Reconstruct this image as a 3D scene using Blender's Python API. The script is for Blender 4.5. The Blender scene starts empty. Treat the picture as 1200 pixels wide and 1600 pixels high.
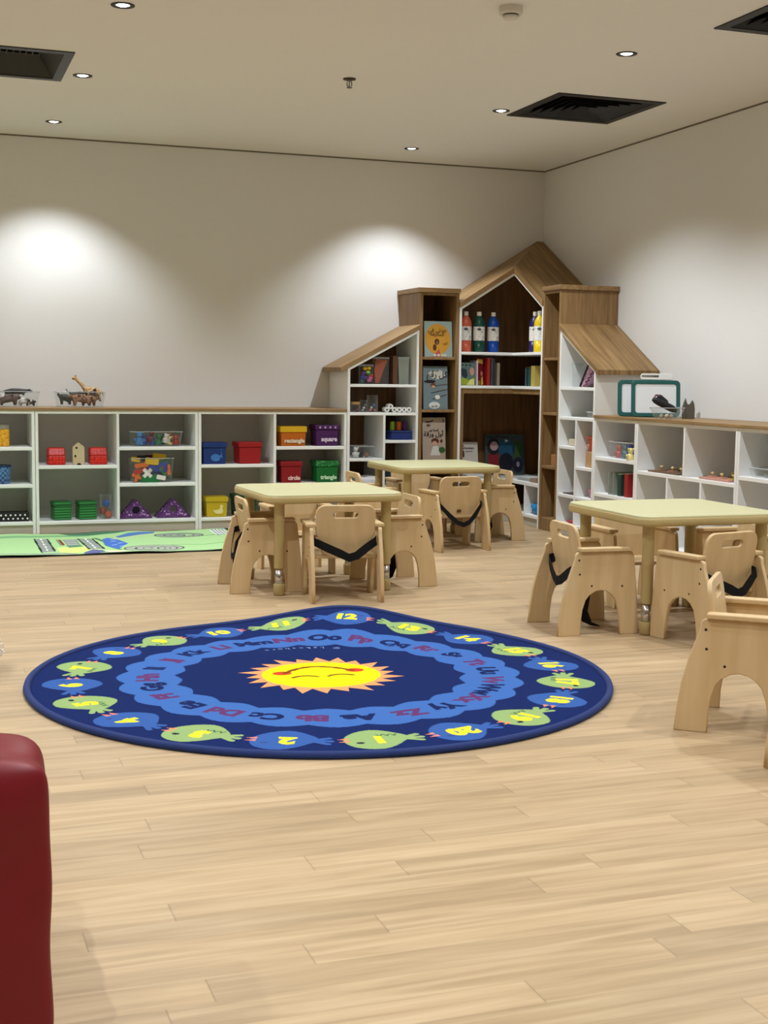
import bpy, bmesh, math, random
import numpy as np
from mathutils import Vector, Matrix
random.seed(7); np.random.seed(7)
SC = bpy.context.scene
COL = SC.collection
PI = math.pi
R = math.radians

# ------------------------------------------------------------------ materials
def lin(c):
    c = c / 255.0
    return c / 12.92 if c <= 0.04045 else ((c + 0.055) / 1.055) ** 2.4
def rgb(r, g, b): return (lin(r), lin(g), lin(b), 1.0)
MATS = {}
def newmat(name):
    m = bpy.data.materials.new(name); m.use_nodes = True
    nt = m.node_tree; bs = nt.nodes['Principled BSDF']
    MATS[name] = m
    return m, nt, bs
def plain(name, col, rough=0.5, var=0.06, scale=30.0, spec=0.4, metal=0.0, bump=0.0):
    if name in MATS: return MATS[name]
    m, nt, bs = newmat(name)
    N, L = nt.nodes, nt.links
    bs.inputs['Roughness'].default_value = rough
    bs.inputs['Metallic'].default_value = metal
    bs.inputs['Specular IOR Level'].default_value = spec
    tc = N.new('ShaderNodeTexCoord'); no = N.new('ShaderNodeTexNoise')
    no.inputs['Scale'].default_value = scale; no.inputs['Detail'].default_value = 3
    L.new(tc.outputs['Object'], no.inputs['Vector'])
    mx = N.new('ShaderNodeMix'); mx.data_type = 'RGBA'
    c = rgb(*col)
    mx.inputs['A'].default_value = tuple(x * (1 - var) for x in c[:3]) + (1,)
    mx.inputs['B'].default_value = tuple(min(1, x * (1 + var)) for x in c[:3]) + (1,)
    L.new(no.outputs['Fac'], mx.inputs['Factor'])
    L.new(mx.outputs['Result'], bs.inputs['Base Color'])
    if bump:
        b = N.new('ShaderNodeBump'); b.inputs['Strength'].default_value = bump; b.inputs['Distance'].default_value = 0.002
        L.new(no.outputs['Fac'], b.inputs['Height']); L.new(b.outputs['Normal'], bs.inputs['Normal'])
    return m
def wood(name, c1, c2, axis=2, scale=9.0, stretch=14.0, rough=0.5):
    """fine grain stretched along one object axis"""
    if name in MATS: return MATS[name]
    m, nt, bs = newmat(name); N, L = nt.nodes, nt.links
    tc = N.new('ShaderNodeTexCoord'); mp = N.new('ShaderNodeMapping')
    s = [scale * stretch] * 3
    for ax in (axis if isinstance(axis, tuple) else (axis,)): s[ax] = scale
    mp.inputs['Scale'].default_value = [x * 0.35 for x in s]
    L.new(tc.outputs['Object'], mp.inputs['Vector'])
    n1 = N.new('ShaderNodeTexNoise'); n1.inputs['Scale'].default_value = 1.0; n1.inputs['Detail'].default_value = 5
    n1.inputs['Distortion'].default_value = 0.4
    L.new(mp.outputs['Vector'], n1.inputs['Vector'])
    cr = N.new('ShaderNodeValToRGB')
    cr.color_ramp.elements[0].position = 0.35; cr.color_ramp.elements[0].color = rgb(*c1)
    cr.color_ramp.elements[1].position = 0.68; cr.color_ramp.elements[1].color = rgb(*c2)
    L.new(n1.outputs['Fac'], cr.inputs['Fac']); L.new(cr.outputs['Color'], bs.inputs['Base Color'])
    bs.inputs['Roughness'].default_value = rough
    bs.inputs['Specular IOR Level'].default_value = 0.35
    return m
def clear(name, tint=(244, 246, 246), fac=0.035):
    if name in MATS: return MATS[name]
    m, nt, bs = newmat(name); N, L = nt.nodes, nt.links
    out = N['Material Output']; N.remove(bs)
    t = N.new('ShaderNodeBsdfTransparent'); g = N.new('ShaderNodeBsdfPrincipled')
    t.inputs['Color'].default_value = rgb(*tint)
    g.inputs['Base Color'].default_value = rgb(*tint); g.inputs['Roughness'].default_value = 0.12
    lw = N.new('ShaderNodeLayerWeight'); lw.inputs['Blend'].default_value = 0.25
    ma = N.new('ShaderNodeMath'); ma.operation = 'MULTIPLY_ADD'
    ma.inputs[1].default_value = 0.34; ma.inputs[2].default_value = fac
    L.new(lw.outputs['Facing'], ma.inputs[0])
    mx = N.new('ShaderNodeMixShader'); L.new(ma.outputs[0], mx.inputs['Fac'])
    L.new(t.outputs[0], mx.inputs[1]); L.new(g.outputs[0], mx.inputs[2]); L.new(mx.outputs[0], out.inputs['Surface'])
    return m
def emis(name, col, st):
    m, nt, bs = newmat(name)
    bs.inputs['Base Color'].default_value = (0.8, 0.8, 0.8, 1)
    bs.inputs['Emission Color'].default_value = rgb(*col); bs.inputs['Emission Strength'].default_value = st
    return m
def vcol(name, rough=0.95, fuzz=0.0):
    m, nt, bs = newmat(name); N, L = nt.nodes, nt.links
    a = N.new('ShaderNodeVertexColor'); a.layer_name = 'paint'
    tc = N.new('ShaderNodeTexCoord'); no = N.new('ShaderNodeTexNoise'); no.inputs['Scale'].default_value = 420
    L.new(tc.outputs['Object'], no.inputs['Vector'])
    mr = N.new('ShaderNodeMapRange'); mr.inputs['To Min'].default_value = 0.88; mr.inputs['To Max'].default_value = 1.12
    L.new(no.outputs['Fac'], mr.inputs['Value'])
    mx = N.new('ShaderNodeVectorMath'); mx.operation = 'SCALE'
    L.new(a.outputs['Color'], mx.inputs[0]); L.new(mr.outputs[0], mx.inputs['Scale'])
    L.new(mx.outputs[0], bs.inputs['Base Color'])
    bs.inputs['Roughness'].default_value = rough; bs.inputs['Specular IOR Level'].default_value = 0.1
    b = N.new('ShaderNodeBump'); b.inputs['Strength'].default_value = 0.3; b.inputs['Distance'].default_value = 0.002
    L.new(no.outputs['Fac'], b.inputs['Height']); L.new(b.outputs['Normal'], bs.inputs['Normal'])
    return m

# room surfaces
def floor_mat():
    m, nt, bs = newmat('maple plank floor'); N, L = nt.nodes, nt.links
    tc = N.new('ShaderNodeTexCoord'); sp = N.new('ShaderNodeSeparateXYZ'); L.new(tc.outputs['Object'], sp.inputs[0])
    def M(op, a, b=None, c=None):
        n = N.new('ShaderNodeMath'); n.operation = op
        for i, v in enumerate((a, b, c)):
            if v is None: continue
            if isinstance(v, (int, float)): n.inputs[i].default_value = v
            else: L.new(v, n.inputs[i])
        return n.outputs[0]
    W, LEN = 0.09, 0.95
    v = M('DIVIDE', M('ADD', sp.outputs['Y'], 0.002), W); row = M('FLOOR', v); fv = M('FRACT', v)
    wn = N.new('ShaderNodeTexWhiteNoise'); wn.noise_dimensions = '1D'; L.new(row, wn.inputs['W'])
    u = M('ADD', M('DIVIDE', sp.outputs['X'], LEN), M('MULTIPLY', wn.outputs['Value'], 7.3))
    col = M('FLOOR', u); fu = M('FRACT', u)
    cv = N.new('ShaderNodeCombineXYZ'); L.new(row, cv.inputs[0]); L.new(col, cv.inputs[1])
    w2 = N.new('ShaderNodeTexWhiteNoise'); w2.noise_dimensions = '2D'; L.new(cv.outputs[0], w2.inputs['Vector'])
    # grain
    cg = N.new('ShaderNodeCombineXYZ')
    L.new(M('ADD', M('MULTIPLY', sp.outputs['X'], 2.2), M('MULTIPLY', w2.outputs['Value'], 37.0)), cg.inputs[0])
    L.new(M('MULTIPLY', sp.outputs['Y'], 34.0), cg.inputs[1])
    no = N.new('ShaderNodeTexNoise'); no.inputs['Scale'].default_value = 1.0; no.inputs['Detail'].default_value = 5; no.inputs['Distortion'].default_value = 0.7
    L.new(cg.outputs[0], no.inputs['Vector'])
    cr = N.new('ShaderNodeValToRGB'); e = cr.color_ramp.elements
    e[0].position = 0.28; e[0].color = rgb(160, 136, 103); e[1].position = 0.72; e[1].color = rgb(190, 166, 131)
    x = cr.color_ramp.elements.new(0.5); x.color = rgb(177, 152, 117)
    L.new(no.outputs['Fac'], cr.inputs['Fac'])
    br = N.new('ShaderNodeMapRange'); br.inputs['To Min'].default_value = 0.86; br.inputs['To Max'].default_value = 1.08
    L.new(w2.outputs['Value'], br.inputs['Value'])
    # seams
    s1 = M('LESS_THAN', M('MINIMUM', fv, M('SUBTRACT', 1.0, fv)), 0.010)
    s2 = M('LESS_THAN', M('MINIMUM', fu, M('SUBTRACT', 1.0, fu)), 0.0017)
    seam = M('MULTIPLY', M('MAXIMUM', M('MULTIPLY', s1, 0.55), s2), 0.26)
    k = M('MULTIPLY', br.outputs[0], M('SUBTRACT', 1.0, seam))
    sc = N.new('ShaderNodeVectorMath'); sc.operation = 'SCALE'
    L.new(cr.outputs['Color'], sc.inputs[0]); L.new(k, sc.inputs['Scale']); L.new(sc.outputs[0], bs.inputs['Base Color'])
    bs.inputs['Roughness'].default_value = 0.42; bs.inputs['Specular IOR Level'].default_value = 0.35
    return m
M_FLOOR = floor_mat()
M_WALL = plain('off white wall paint', (224, 223, 221), 0.85, 0.02, 60, 0.2, bump=0.12)
M_CEIL = plain('white ceiling paint', (228, 226, 224), 0.9, 0.02, 40, 0.2)
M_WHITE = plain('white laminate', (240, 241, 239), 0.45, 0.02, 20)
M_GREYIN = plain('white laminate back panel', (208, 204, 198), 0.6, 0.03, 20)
M_KICK = plain('cream kickboard', (186, 182, 168), 0.5, 0.03, 20)
M_OAKX = wood('oak veneer grain along x', (132, 103, 66), (162, 131, 89), 0)
M_OAKY = wood('oak veneer grain along y', (132, 103, 66), (162, 131, 89), 1)
M_OAKZ = wood('oak veneer grain upright', (126, 97, 60), (154, 122, 80), 2)
M_ROOFL = wood('oak roof grain along x slope', (132, 103, 66), (162, 131, 89), (0, 2), 7)
M_ROOFR = wood('oak roof grain along y slope', (126, 97, 60), (164, 132, 88), (1, 2), 7)
M_OAKSHADE = wood('shade darkened oak back panel', (96, 64, 33), (122, 84, 46), 2)  # same oak, darkened: interior shade is put into the colour
M_BIRCH = wood('birch plywood', (199, 170, 124), (210, 183, 139), 2, 7, 9, 0.45)
M_BIRCHE = wood('birch plywood grain across', (199, 170, 124), (210, 183, 139), 0, 7, 9, 0.45)
M_TTOP = plain('pale yellow green table laminate', (198, 194, 150), 0.4, 0.04, 90)
M_TEDGE = plain('tan table plastic', (182, 162, 110), 0.42, 0.05, 40)
M_CHROME = plain('chrome', (200, 200, 198), 0.18, 0.02, 10, metal=1.0)
M_BLACK = plain('black webbing', (16, 16, 18), 0.8, 0.1, 200, 0.2)
M_BLK = plain('black metal', (20, 20, 19), 0.5, 0.1, 60)
M_DGREY = plain('dark grey vent metal', (42, 42, 39), 0.5, 0.08, 60)
M_BOLT = plain('dark bolt', (58, 44, 30), 0.35, 0.1, 100, metal=0.6)
M_CLEAR = clear('clear plastic')
M_LED = emis('warm white lamp lens', (255, 246, 232), 9.0)

# ------------------------------------------------------------------ object helpers
def tag(o, label=None, cat=None, group=None, kind=None):
    if label: o['label'] = label
    if cat: o['category'] = cat
    if group: o['group'] = group
    if kind: o['kind'] = kind
    return o
def empty(name, loc, label, cat, group=None, rz=0.0):
    o = bpy.data.objects.new(name, None); COL.objects.link(o)
    o.empty_display_size = 0.05
    o.location = loc; o.rotation_euler = (0, 0, rz)
    return tag(o, label, cat, group)
def link(name, me, mats, parent=None, off=None):
    """mesh in world coordinates -> object; off = the thing's base point"""
    o = bpy.data.objects.new(name, me)
    if not isinstance(mats, (list, tuple)): mats = [mats]
    if len(me.materials) == 0:
        for m in mats: me.materials.append(m)
    COL.objects.link(o)
    if parent is not None: o.parent = parent
    if off is not None: me.transform(Matrix.Translation(-Vector(off)))
    return o
class MB:
    def __init__(s): s.bm = bmesh.new(); s.mi = 0
    def face(s, vs):
        try:
            f = s.bm.faces.new(vs); f.material_index = s.mi; return f
        except ValueError: return None
    def box(s, x0, x1, y0, y1, z0, z1):
        v = [s.bm.verts.new((x, y, z)) for z in (z0, z1) for y in (y0, y1) for x in (x0, x1)]
        for q in ((0, 2, 3, 1), (4, 5, 7, 6), (0, 1, 5, 4), (2, 6, 7, 3), (0, 4, 6, 2), (1, 3, 7, 5)):
            s.face([v[i] for i in q])
        return s
    def hexa(s, bot, top):
        a = [s.bm.verts.new(p) for p in bot]; b = [s.bm.verts.new(p) for p in top]; n = len(a)
        s.face(a[::-1]); s.face(b)
        for i in range(n): s.face([a[i], a[(i + 1) % n], b[(i + 1) % n], b[i]])
        return s
    def prism(s, poly, vec):
        """poly: list of 3d points, extruded by vec"""
        v = Vector(vec)
        return s.hexa([Vector(p) for p in poly], [Vector(p) + v for p in poly])
    def lathe(s, prof, c=(0, 0, 0), n=20, cap=True):
        rings = []
        for r, z in prof:
            rings.append([s.bm.verts.new((c[0] + r * math.cos(2 * PI * i / n), c[1] + r * math.sin(2 * PI * i / n), c[2] + z)) for i in range(n)])
        for a, b in zip(rings, rings[1:]):
            for i in range(n): s.face([a[i], a[(i + 1) % n], b[(i + 1) % n], b[i]])
        if cap:
            s.face(rings[0][::-1]); s.face(rings[-1])
        return s
    def tube(s, pts, r, n=8, closed=False):
        pts = [Vector(p) for p in pts]; rings = []; N = len(pts)
        rr = r if isinstance(r, (list, tuple)) else [r] * N
        for i, p in enumerate(pts):
            a = pts[(i - 1) % N] if (closed or i > 0) else p
            b = pts[(i + 1) % N] if (closed or i < N - 1) else p
            d = (b - a).normalized()
            up = Vector((0, 0, 1)) if abs(d.z) < 0.9 else Vector((1, 0, 0))
            u = d.cross(up).normalized(); w = u.cross(d)
            rings.append([s.bm.verts.new(p + rr[i] * (math.cos(2 * PI * k / n) * u + math.sin(2 * PI * k / n) * w)) for k in range(n)])
        M = N if closed else N - 1
        for i in range(M):
            a, b = rings[i], rings[(i + 1) % N]
            for k in range(n): s.face([a[k], a[(k + 1) % n], b[(k + 1) % n], b[k]])
        if not closed:
            s.face(rings[0][::-1]); s.face(rings[-1])
        return s
    def ball(s, c, r, sc=(1, 1, 1), n=12):
        prof = []
        m = n // 2 + 1
        for i in range(m + 1):
            t = -PI / 2 + PI * i / m
            prof.append((max(1e-4, r * math.cos(t)), r * math.sin(t)))
        b0 = len(s.bm.verts); s.lathe(prof, (0, 0, 0), n); s.bm.verts.ensure_lookup_table()
        for v in s.bm.verts[b0:]:
            v.co = Vector((c[0] + v.co.x * sc[0], c[1] + v.co.y * sc[1], c[2] + v.co.z * sc[2]))
        return s
    def mesh(s, name='m', smooth=False):
        bmesh.ops.recalc_face_normals(s.bm, faces=s.bm.faces)
        me = bpy.data.meshes.new(name); s.bm.to_mesh(me); s.bm.free()
        if smooth:
            me.polygons.foreach_set('use_smooth', [True] * len(me.polygons))
        return me
    def build(s, name, mats, parent=None, off=None, bevel=0.0, seg=2, smooth=False, auto=False):
        o = link(name, s.mesh(name, smooth), mats, parent, off)
        if bevel: bev(o, bevel, seg)
        return o
def bev(o, w, seg=2):
    b = o.modifiers.new('bevel', 'BEVEL'); b.width = w; b.segments = seg; b.limit_method = 'ANGLE'; b.angle_limit = R(40)
    return o
DG = None
def curve_mesh(cu):
    o = bpy.data.objects.new('tmp', cu); COL.objects.link(o)
    dg = bpy.context.evaluated_depsgraph_get(); dg.update()
    me = bpy.data.meshes.new_from_object(o.evaluated_get(dg))
    bpy.data.objects.remove(o); 
    me.materials.clear()
    return me
def plate(polys, t, bevel=0.0, res=2):
    """flat plate with holes: polys[0] outline, others holes (2d points); centred on z=0, thickness t"""
    cu = bpy.data.curves.new('tmp', 'CURVE'); cu.dimensions = '2D'; cu.fill_mode = 'BOTH'
    cu.extrude = max(t / 2 - bevel, 1e-4); cu.bevel_depth = bevel; cu.bevel_resolution = 1
    if bevel: cu.offset = -bevel
    for p in polys:
        s = cu.splines.new('POLY'); s.points.add(len(p) - 1)
        for q, pt in zip(p, s.points): pt.co = (q[0], q[1], 0, 1)
        s.use_cyclic_u = True
    me = curve_mesh(cu); bpy.data.curves.remove(cu)
    return me
def rrect(cx, cy, w, h, r, n=5):
    out = []
    for (sx, sy, a0) in ((1, 1, 0), (-1, 1, 90), (-1, -1, 180), (1, -1, 270)):
        for i in range(n + 1):
            a = R(a0 + 90 * i / n)
            out.append((cx + sx * (w / 2 - r) + r * math.cos(a), cy + sy * (h / 2 - r) + r * math.sin(a)))
    return out
def text_mesh(txt, size, depth=0.0004, bold=0.0, align='CENTER'):
    cu = bpy.data.curves.new('tmp', 'FONT'); cu.body = txt; cu.size = size; cu.extrude = depth
    cu.align_x = align; cu.align_y = 'CENTER'; cu.offset = bold; cu.resolution_u = 3
    me = curve_mesh(cu); bpy.data.curves.remove(cu)
    return me
def txt(parent, txt_, size, origin, xdir, ydir, mat, name='lettering', off=None, bold=0.0, align='CENTER'):
    me = text_mesh(txt_, size, 0.0005, bold, align)
    x = Vector(xdir).normalized(); y = Vector(ydir).normalized(); z = x.cross(y)
    M = Matrix.Translation(Vector(origin)) @ Matrix((x, y, z)).transposed().to_4x4()
    me.transform(M)
    return link(name, me, mat, parent, off)
def orient(me, origin, xdir, ydir):
    x = Vector(xdir).normalized(); y = Vector(ydir).normalized(); z = x.cross(y)
    me.transform(Matrix.Translation(Vector(origin)) @ Matrix((x, y, z)).transposed().to_4x4())
    return me
def copy_tree(o, parent=None):
    c = o.copy(); COL.objects.link(c)
    if parent is not None: c.parent = parent
    for ch in list(o.children): copy_tree(ch, c)
    return c

# ------------------------------------------------------------------ camera
cam = bpy.data.cameras.new('camera'); camo = bpy.data.objects.new('camera', cam); COL.objects.link(camo)
F, YAW, PITCH, ROLL = 2075.26, 0.3395, -0.1018, 0.0123
fw = Vector((math.sin(YAW) * math.cos(PITCH), math.cos(YAW) * math.cos(PITCH), math.sin(PITCH)))
rt = Vector((math.cos(YAW), -math.sin(YAW), 0)); up = rt.cross(fw)
r2 = math.cos(ROLL) * rt + math.sin(ROLL) * up; u2 = -math.sin(ROLL) * rt + math.cos(ROLL) * up
camo.matrix_world = Matrix.Translation((-4.668, -9.5505, 1.081)) @ Matrix((r2, u2, -fw)).transposed().to_4x4()
cam.sensor_fit = 'HORIZONTAL'; cam.sensor_width = 36.0; cam.lens = 36.0 * F / 1200.0
cam.clip_start = 0.05; cam.clip_end = 60
SC.camera = camo

# ------------------------------------------------------------------ room shell
H = 2.685
X0, Y0 = -8.6, -12.4
o = MB().box(X0 - .1, 0.1, Y0 - .1, 0.1, -0.1, 0).build('floor', M_FLOOR); tag(o, 'pale maple plank floor', None, None, 'structure')
MB().box(X0 - .1, 0.1, 0, 0.1, 0, 2.9).build('wall_back', M_WALL)['kind'] = 'structure'
MB().box(0, 0.1, Y0, 0, 0, 2.9).build('wall_right', M_WALL)['kind'] = 'structure'
MB().box(X0 - .1, X0, Y0, 0, 0, 2.9).build('wall_left', M_WALL)['kind'] = 'structure'
MB().box(X0, 0, Y0 - .1, Y0, 0, 2.9).build('wall_front', M_WALL)['kind'] = 'structure'
COLX = (-6.25, -3.775, -1.303); ROWY = (-0.57, -2.02, -3.52, -4.99, -6.46, -7.93, -9.4)
VIS = [(-3.77, -3.489), (-3.77, -2.009), (-3.785, -0.58), (-1.317, -0.553), (-1.29, -2.02), (-1.304, -3.551)]
VENTS = [(-4.565, -3.868, -2.536, -1.835), (-1.206, -0.511, -2.62, -1.915), (-1.183, -0.483, -4.83, -4.132)]
def ceiling():
    holes = [(x - .036, x + .036, y - .036, y + .036) for x, y in VIS]
    holes += [(a + .03, b - .03, c + .03, d - .03) for a, b, c, d in VENTS]
    xs = sorted({X0 - .1, 0.1} | {h[0] for h in holes} | {h[1] for h in holes})
    ys = sorted({Y0 - .1, 0.1} | {h[2] for h in holes} | {h[3] for h in holes})
    bm = bmesh.new(); V = {}
    def v(i, j):
        if (i, j) not in V: V[(i, j)] = bm.verts.new((xs[i], ys[j], H))
        return V[(i, j)]
    for i in range(len(xs) - 1):
        for j in range(len(ys) - 1):
            cx, cy = (xs[i] + xs[i + 1]) / 2, (ys[j] + ys[j + 1]) / 2
            if any(h[0] < cx < h[1] and h[2] < cy < h[3] for h in holes): continue
            bm.faces.new([v(i, j), v(i, j + 1), v(i + 1, j + 1), v(i + 1, j)])
    me = bpy.data.meshes.new('ceiling'); bm.to_mesh(me); bm.free()
    o = link('ceiling', me, M_CEIL); o['kind'] = 'structure'
    so = o.modifiers.new('slab', 'SOLIDIFY'); so.thickness = 0.02; so.offset = -1
    MB().box(X0 - .1, .1, Y0 - .1, .1, 2.9, 2.95).build('trim_1', M_BLK)['kind'] = 'structure'
ceiling()
M_GAPSHADE = plain('painted gap shade', (118, 110, 98), 0.9)  # colour of flat strips standing in for the shade under the ceiling edge
MB().box(X0, -0.004, -0.004, 0, H - 0.010, H).build('gap_shade_back', M_GAPSHADE)['kind'] = 'structure'
MB().box(-0.004, 0, Y0, 0, H - 0.010, H).build('gap_shade_right', M_GAPSHADE)['kind'] = 'structure'

# ---- ceiling downlights
dl_labels = ['round recessed downlight nearest the camera on the left side of the ceiling',
             'round recessed downlight just right of the left black air vent',
             'round recessed downlight close to the left wall above the toy animals',
             'round recessed downlight close to the back wall above the tall house bookcase',
             'round recessed downlight touching the left corner of the black square vent',
             'round recessed downlight nearest the camera on the right side of the ceiling']
def downlight(x, y, label):
    t = empty('ceiling_downlight', (x, y, H), label, 'ceiling light', 'recessed downlights in the ceiling')
    MB().lathe([(0.034, 0.001), (0.034, -0.003), (0.052, -0.003), (0.053, 0.0), (0.034, 0.001)], (0, 0, 0), 28, False).build('trim_ring', M_BLK, t, smooth=True)
    MB().lathe([(0.0345, 0.0), (0.033, 0.03), (0.020, 0.034), (0.001, 0.034)], (0, 0, 0), 24, False).build('reflector', M_DGREY, t, smooth=True)
    MB().lathe([(0.001, -0.005), (0.020, -0.004), (0.029, 0.0), (0.031, 0.004), (0.031, 0.013), (0.001, 0.013)], (0, 0, 0), 24, False).build('lamp_lens', M_LED, t, smooth=True)
for (x, y), lb in zip(VIS, dl_labels): downlight(x, y, lb)
for x in COLX:
    for y in ROWY:
        l = bpy.data.lights.new('downlight_lamp', 'SPOT'); l.energy = 95.0 if y > -1 else (138.0 if y > -2.5 else 100.0); l.color = (0.945, 1.0, 1.06)
        l.spot_size = R(106 if y > -1 else 124); l.spot_blend = 0.6; l.shadow_soft_size = 0.03
        lo = bpy.data.objects.new('downlight_lamp', l); COL.objects.link(lo); lo.location = (x, y, H - 0.012)
        if x > -2 and y in (-2.02, -3.52): lo.rotation_euler = (0, R(-6), 0)   # tilt added to throw more light on the right wall

# ---- air vents
def vent(k, x0, x1, y0, y1, label, deep):
    t = empty('air_vent', ((x0 + x1) / 2, (y0 + y1) / 2, H), label, 'air vent', 'black square ceiling vents')
    off = ((x0 + x1) / 2, (y0 + y1) / 2, H)
    fr = MB(); w = 0.05
    for a in ((x0, x1, y0, y0 + w), (x0, x1, y1 - w, y1), (x0, x0 + w, y0 + w, y1 - w), (x1 - w, x1, y0 + w, y1 - w)):
        fr.box(*a, H - 0.006, H + 0.002)
    fr.build('frame', M_DGREY if deep else M_BLK, t, off)
    bk = MB(); bk.box(x0 + .03, x1 - .03, y0 + .03, y1 - .03, H + .12, H + .125)
    bk.build('backing', M_BLK, t, off)
    if deep:
        sl = MB()
        d = 0.10
        for (p, q) in (((x0 + w, y0 + w), (x1 - w, y0 + w)), ((x1 - w, y0 + w), (x1 - w, y1 - w)), ((x1 - w, y1 - w), (x0 + w, y1 - w)), ((x0 + w, y1 - w), (x0 + w, y0 + w))):
            cx, cy = off[0], off[1]
            def inn(pt): return (pt[0] + (cx - pt[0]) * 0.28, pt[1] + (cy - pt[1]) * 0.28, H + d)
            vs = [sl.bm.verts.new(c) for c in ((*p, H), (*q, H), inn(q), inn(p))]; sl.face(vs)
        sl.build('slope_panel', M_DGREY, t, off)
        f = MB()
        for i in range(14):
            xx = x0 + 0.13 + i * (x1 - x0 - 0.26) / 13
            f.box(xx - .002, xx + .002, y0 + .14, y1 - .14, H + .09, H + .12)
        f.build('fin', plain('vent fin metal', (92, 92, 88), 0.5), t, off)
    else:
        for i in range(6):
            a = 0.055 + i * 0.047; f = MB()
            o0 = (x0 + a, x1 - a, y0 + a, y1 - a); b = 0.030
            # one square ring of sloped blades
            cs = [(o0[0], o0[2]), (o0[1], o0[2]), (o0[1], o0[3]), (o0[0], o0[3])]
            ci = [(o0[0] + b, o0[2] + b), (o0[1] - b, o0[2] + b), (o0[1] - b, o0[3] - b), (o0[0] + b, o0[3] - b)]
            for j in range(4):
                p, q, qi, pi_ = cs[j], cs[(j + 1) % 4], ci[(j + 1) % 4], ci[j]
                f.hexa([(*p, H - .004), (*q, H - .004), (*qi, H + .03), (*pi_, H + .03)], [(*p, H - .001), (*q, H - .001), (*qi, H + .033), (*pi_, H + .033)])
            f.build('louvre', M_BLK, t, off)
vent(0, *VENTS[0], 'black rectangular air vent at the left edge of the ceiling with open dark recess', True)
vent(1, *VENTS[1], 'black square air vent with louvres above the right side, fully in view', False)
vent(2, *VENTS[2], 'black square air vent cut off at the top right corner of the photo', False)
# smoke detector and sprinkler
t = empty('smoke_detector', (-2.186, -4.10, H), 'white round smoke detector at the top edge of the ceiling', 'smoke detector')
MB().lathe([(0.052, 0), (0.052, -0.028), (0.047, -0.034), (0.001, -0.034)], n=32).build('base', plain('detector white', (214, 210, 200), 0.5), t, smooth=False)
MB().lathe([(0.034, -0.034), (0.034, -0.039), (0.001, -0.039)], n=28).build('sensor_slot', M_BLK, t)
MB().lathe([(0.036, -0.039), (0.033, -0.050), (0.02, -0.054), (0.001, -0.055)], n=28).build('cover', plain('detector white', (214, 210, 200), 0.5), t, smooth=True)
t = empty('fire_sprinkler', (-2.405, -2.493, H), 'small dark bronze fire sprinkler hanging from the middle of the ceiling', 'sprinkler')
MBR = plain('dark bronze', (70, 58, 42), 0.35, metal=0.7)
MB().lathe([(0.036, 0), (0.034, -0.006), (0.012, -0.010), (0.001, -0.010)], n=24).build('escutcheon', MBR, t, smooth=True)
f = MB()
for s in (-1, 1):
    f.tube([(s * .008, 0, -.010), (s * .014, 0, -.022), (s * .013, 0, -.036), (s * .004, 0, -.046)], 0.0025, 6)
f.tube([(0, 0, -.010), (0, 0, -.046)], 0.0028, 6)
f.build('frame_arm', MBR, t)
MB().lathe([(0.001, -0.046), (0.017, -0.047), (0.017, -0.049), (0.001, -0.049)], n=18).build('deflector', MBR, t)

# ------------------------------------------------------------------ fitted furniture (a = distance from the corner along a wall, b = depth)
def Q(side, a, b, z): return (-a, -b, z) if side == 'L' else (-b, -a, z)
def ab(mb, side, a0, a1, b0, b1, z0, z1):
    p, q = Q(side, a0, b0, z0), Q(side, a1, b1, z1)
    return mb.box(min(p[0], q[0]), max(p[0], q[0]), min(p[1], q[1]), max(p[1], q[1]), z0, z1)
def part(par, off, name, mat, side, a0, a1, b0, b1, z0, z1, bevel=0.0015):
    o = ab(MB(), side, a0, a1, b0, b1, z0, z1).build(name, mat, par, off)
    if bevel: bev(o, bevel, 1)
    return o
D = 0.45; T = 0.02
def low_unit(side, a0, a1, cols, label, group):
    off = Q(side, (a0 + a1) / 2, D / 2, 0)
    t = empty('cubby_shelf_unit', off, label, 'shelf unit', group)
    def p(name, mat, *a): return part(t, off, name, mat, side, *a)
    p('side_panel', M_WHITE, a0 + .0005, a0 + T, 0.003, D, 0, .806); p('side_panel', M_WHITE, a1 - T, a1 - .0005, 0.003, D, 0, .806)
    p('top_panel', M_WHITE, a0 + .0005, a1 - .0005, 0.003, D, .806, .8265)
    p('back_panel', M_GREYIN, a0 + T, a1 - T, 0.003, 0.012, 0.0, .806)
    p('kickboard', M_KICK, a0 + T, a1 - T, D - .03, D - .012, 0, .062)
    p('bottom_panel', M_WHITE, a0 + T, a1 - T, .012, D, .062, .083)
    for c in cols:
        if c[0] == 'div': p('divider', M_WHITE, c[1] - .009, c[1] + .009, .012, D - .001, c[2], c[3])
        else: p('shelf', M_WHITE, c[1], c[2], .012, D - .001, c[3] - .022, c[3])
    return t
G1 = 'low white cubby units along the back wall'; G2 = 'low white cubby units along the right wall'
low_unit('L', 3.921, 5.02, [('div', 4.47, .083, .806), ('sh', 3.941, 4.461, .584), ('sh', 3.941, 4.461, .335), ('sh', 4.479, 5.0, .458)],
         'low white cubby unit cut off by the left edge, holding the polka dot box', G1)
low_unit('L', 2.824, 3.919, [('div', 3.374, .083, .806), ('sh', 3.383, 3.899, .459), ('sh', 2.844, 3.365, .581), ('sh', 2.844, 3.365, .333)],
         'low white cubby unit holding the red blocks, green boxes and purple triangles', G1)
low_unit('L', 1.745, 2.822, [('div', 2.276, .083, .806), ('sh', 2.285, 2.802, .455), ('sh', 1.765, 2.267, .578), ('sh', 1.765, 2.267, .316)],
         'low white cubby unit holding the lidded boxes named after shapes', G1)
low_unit('R', 1.745, 2.289, [('sh', 1.765, 2.269, .573), ('sh', 1.765, 2.269, .335)],
         'narrow white cubby unit under the whiteboards, next to the right slanted bookcase', G2)
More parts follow.
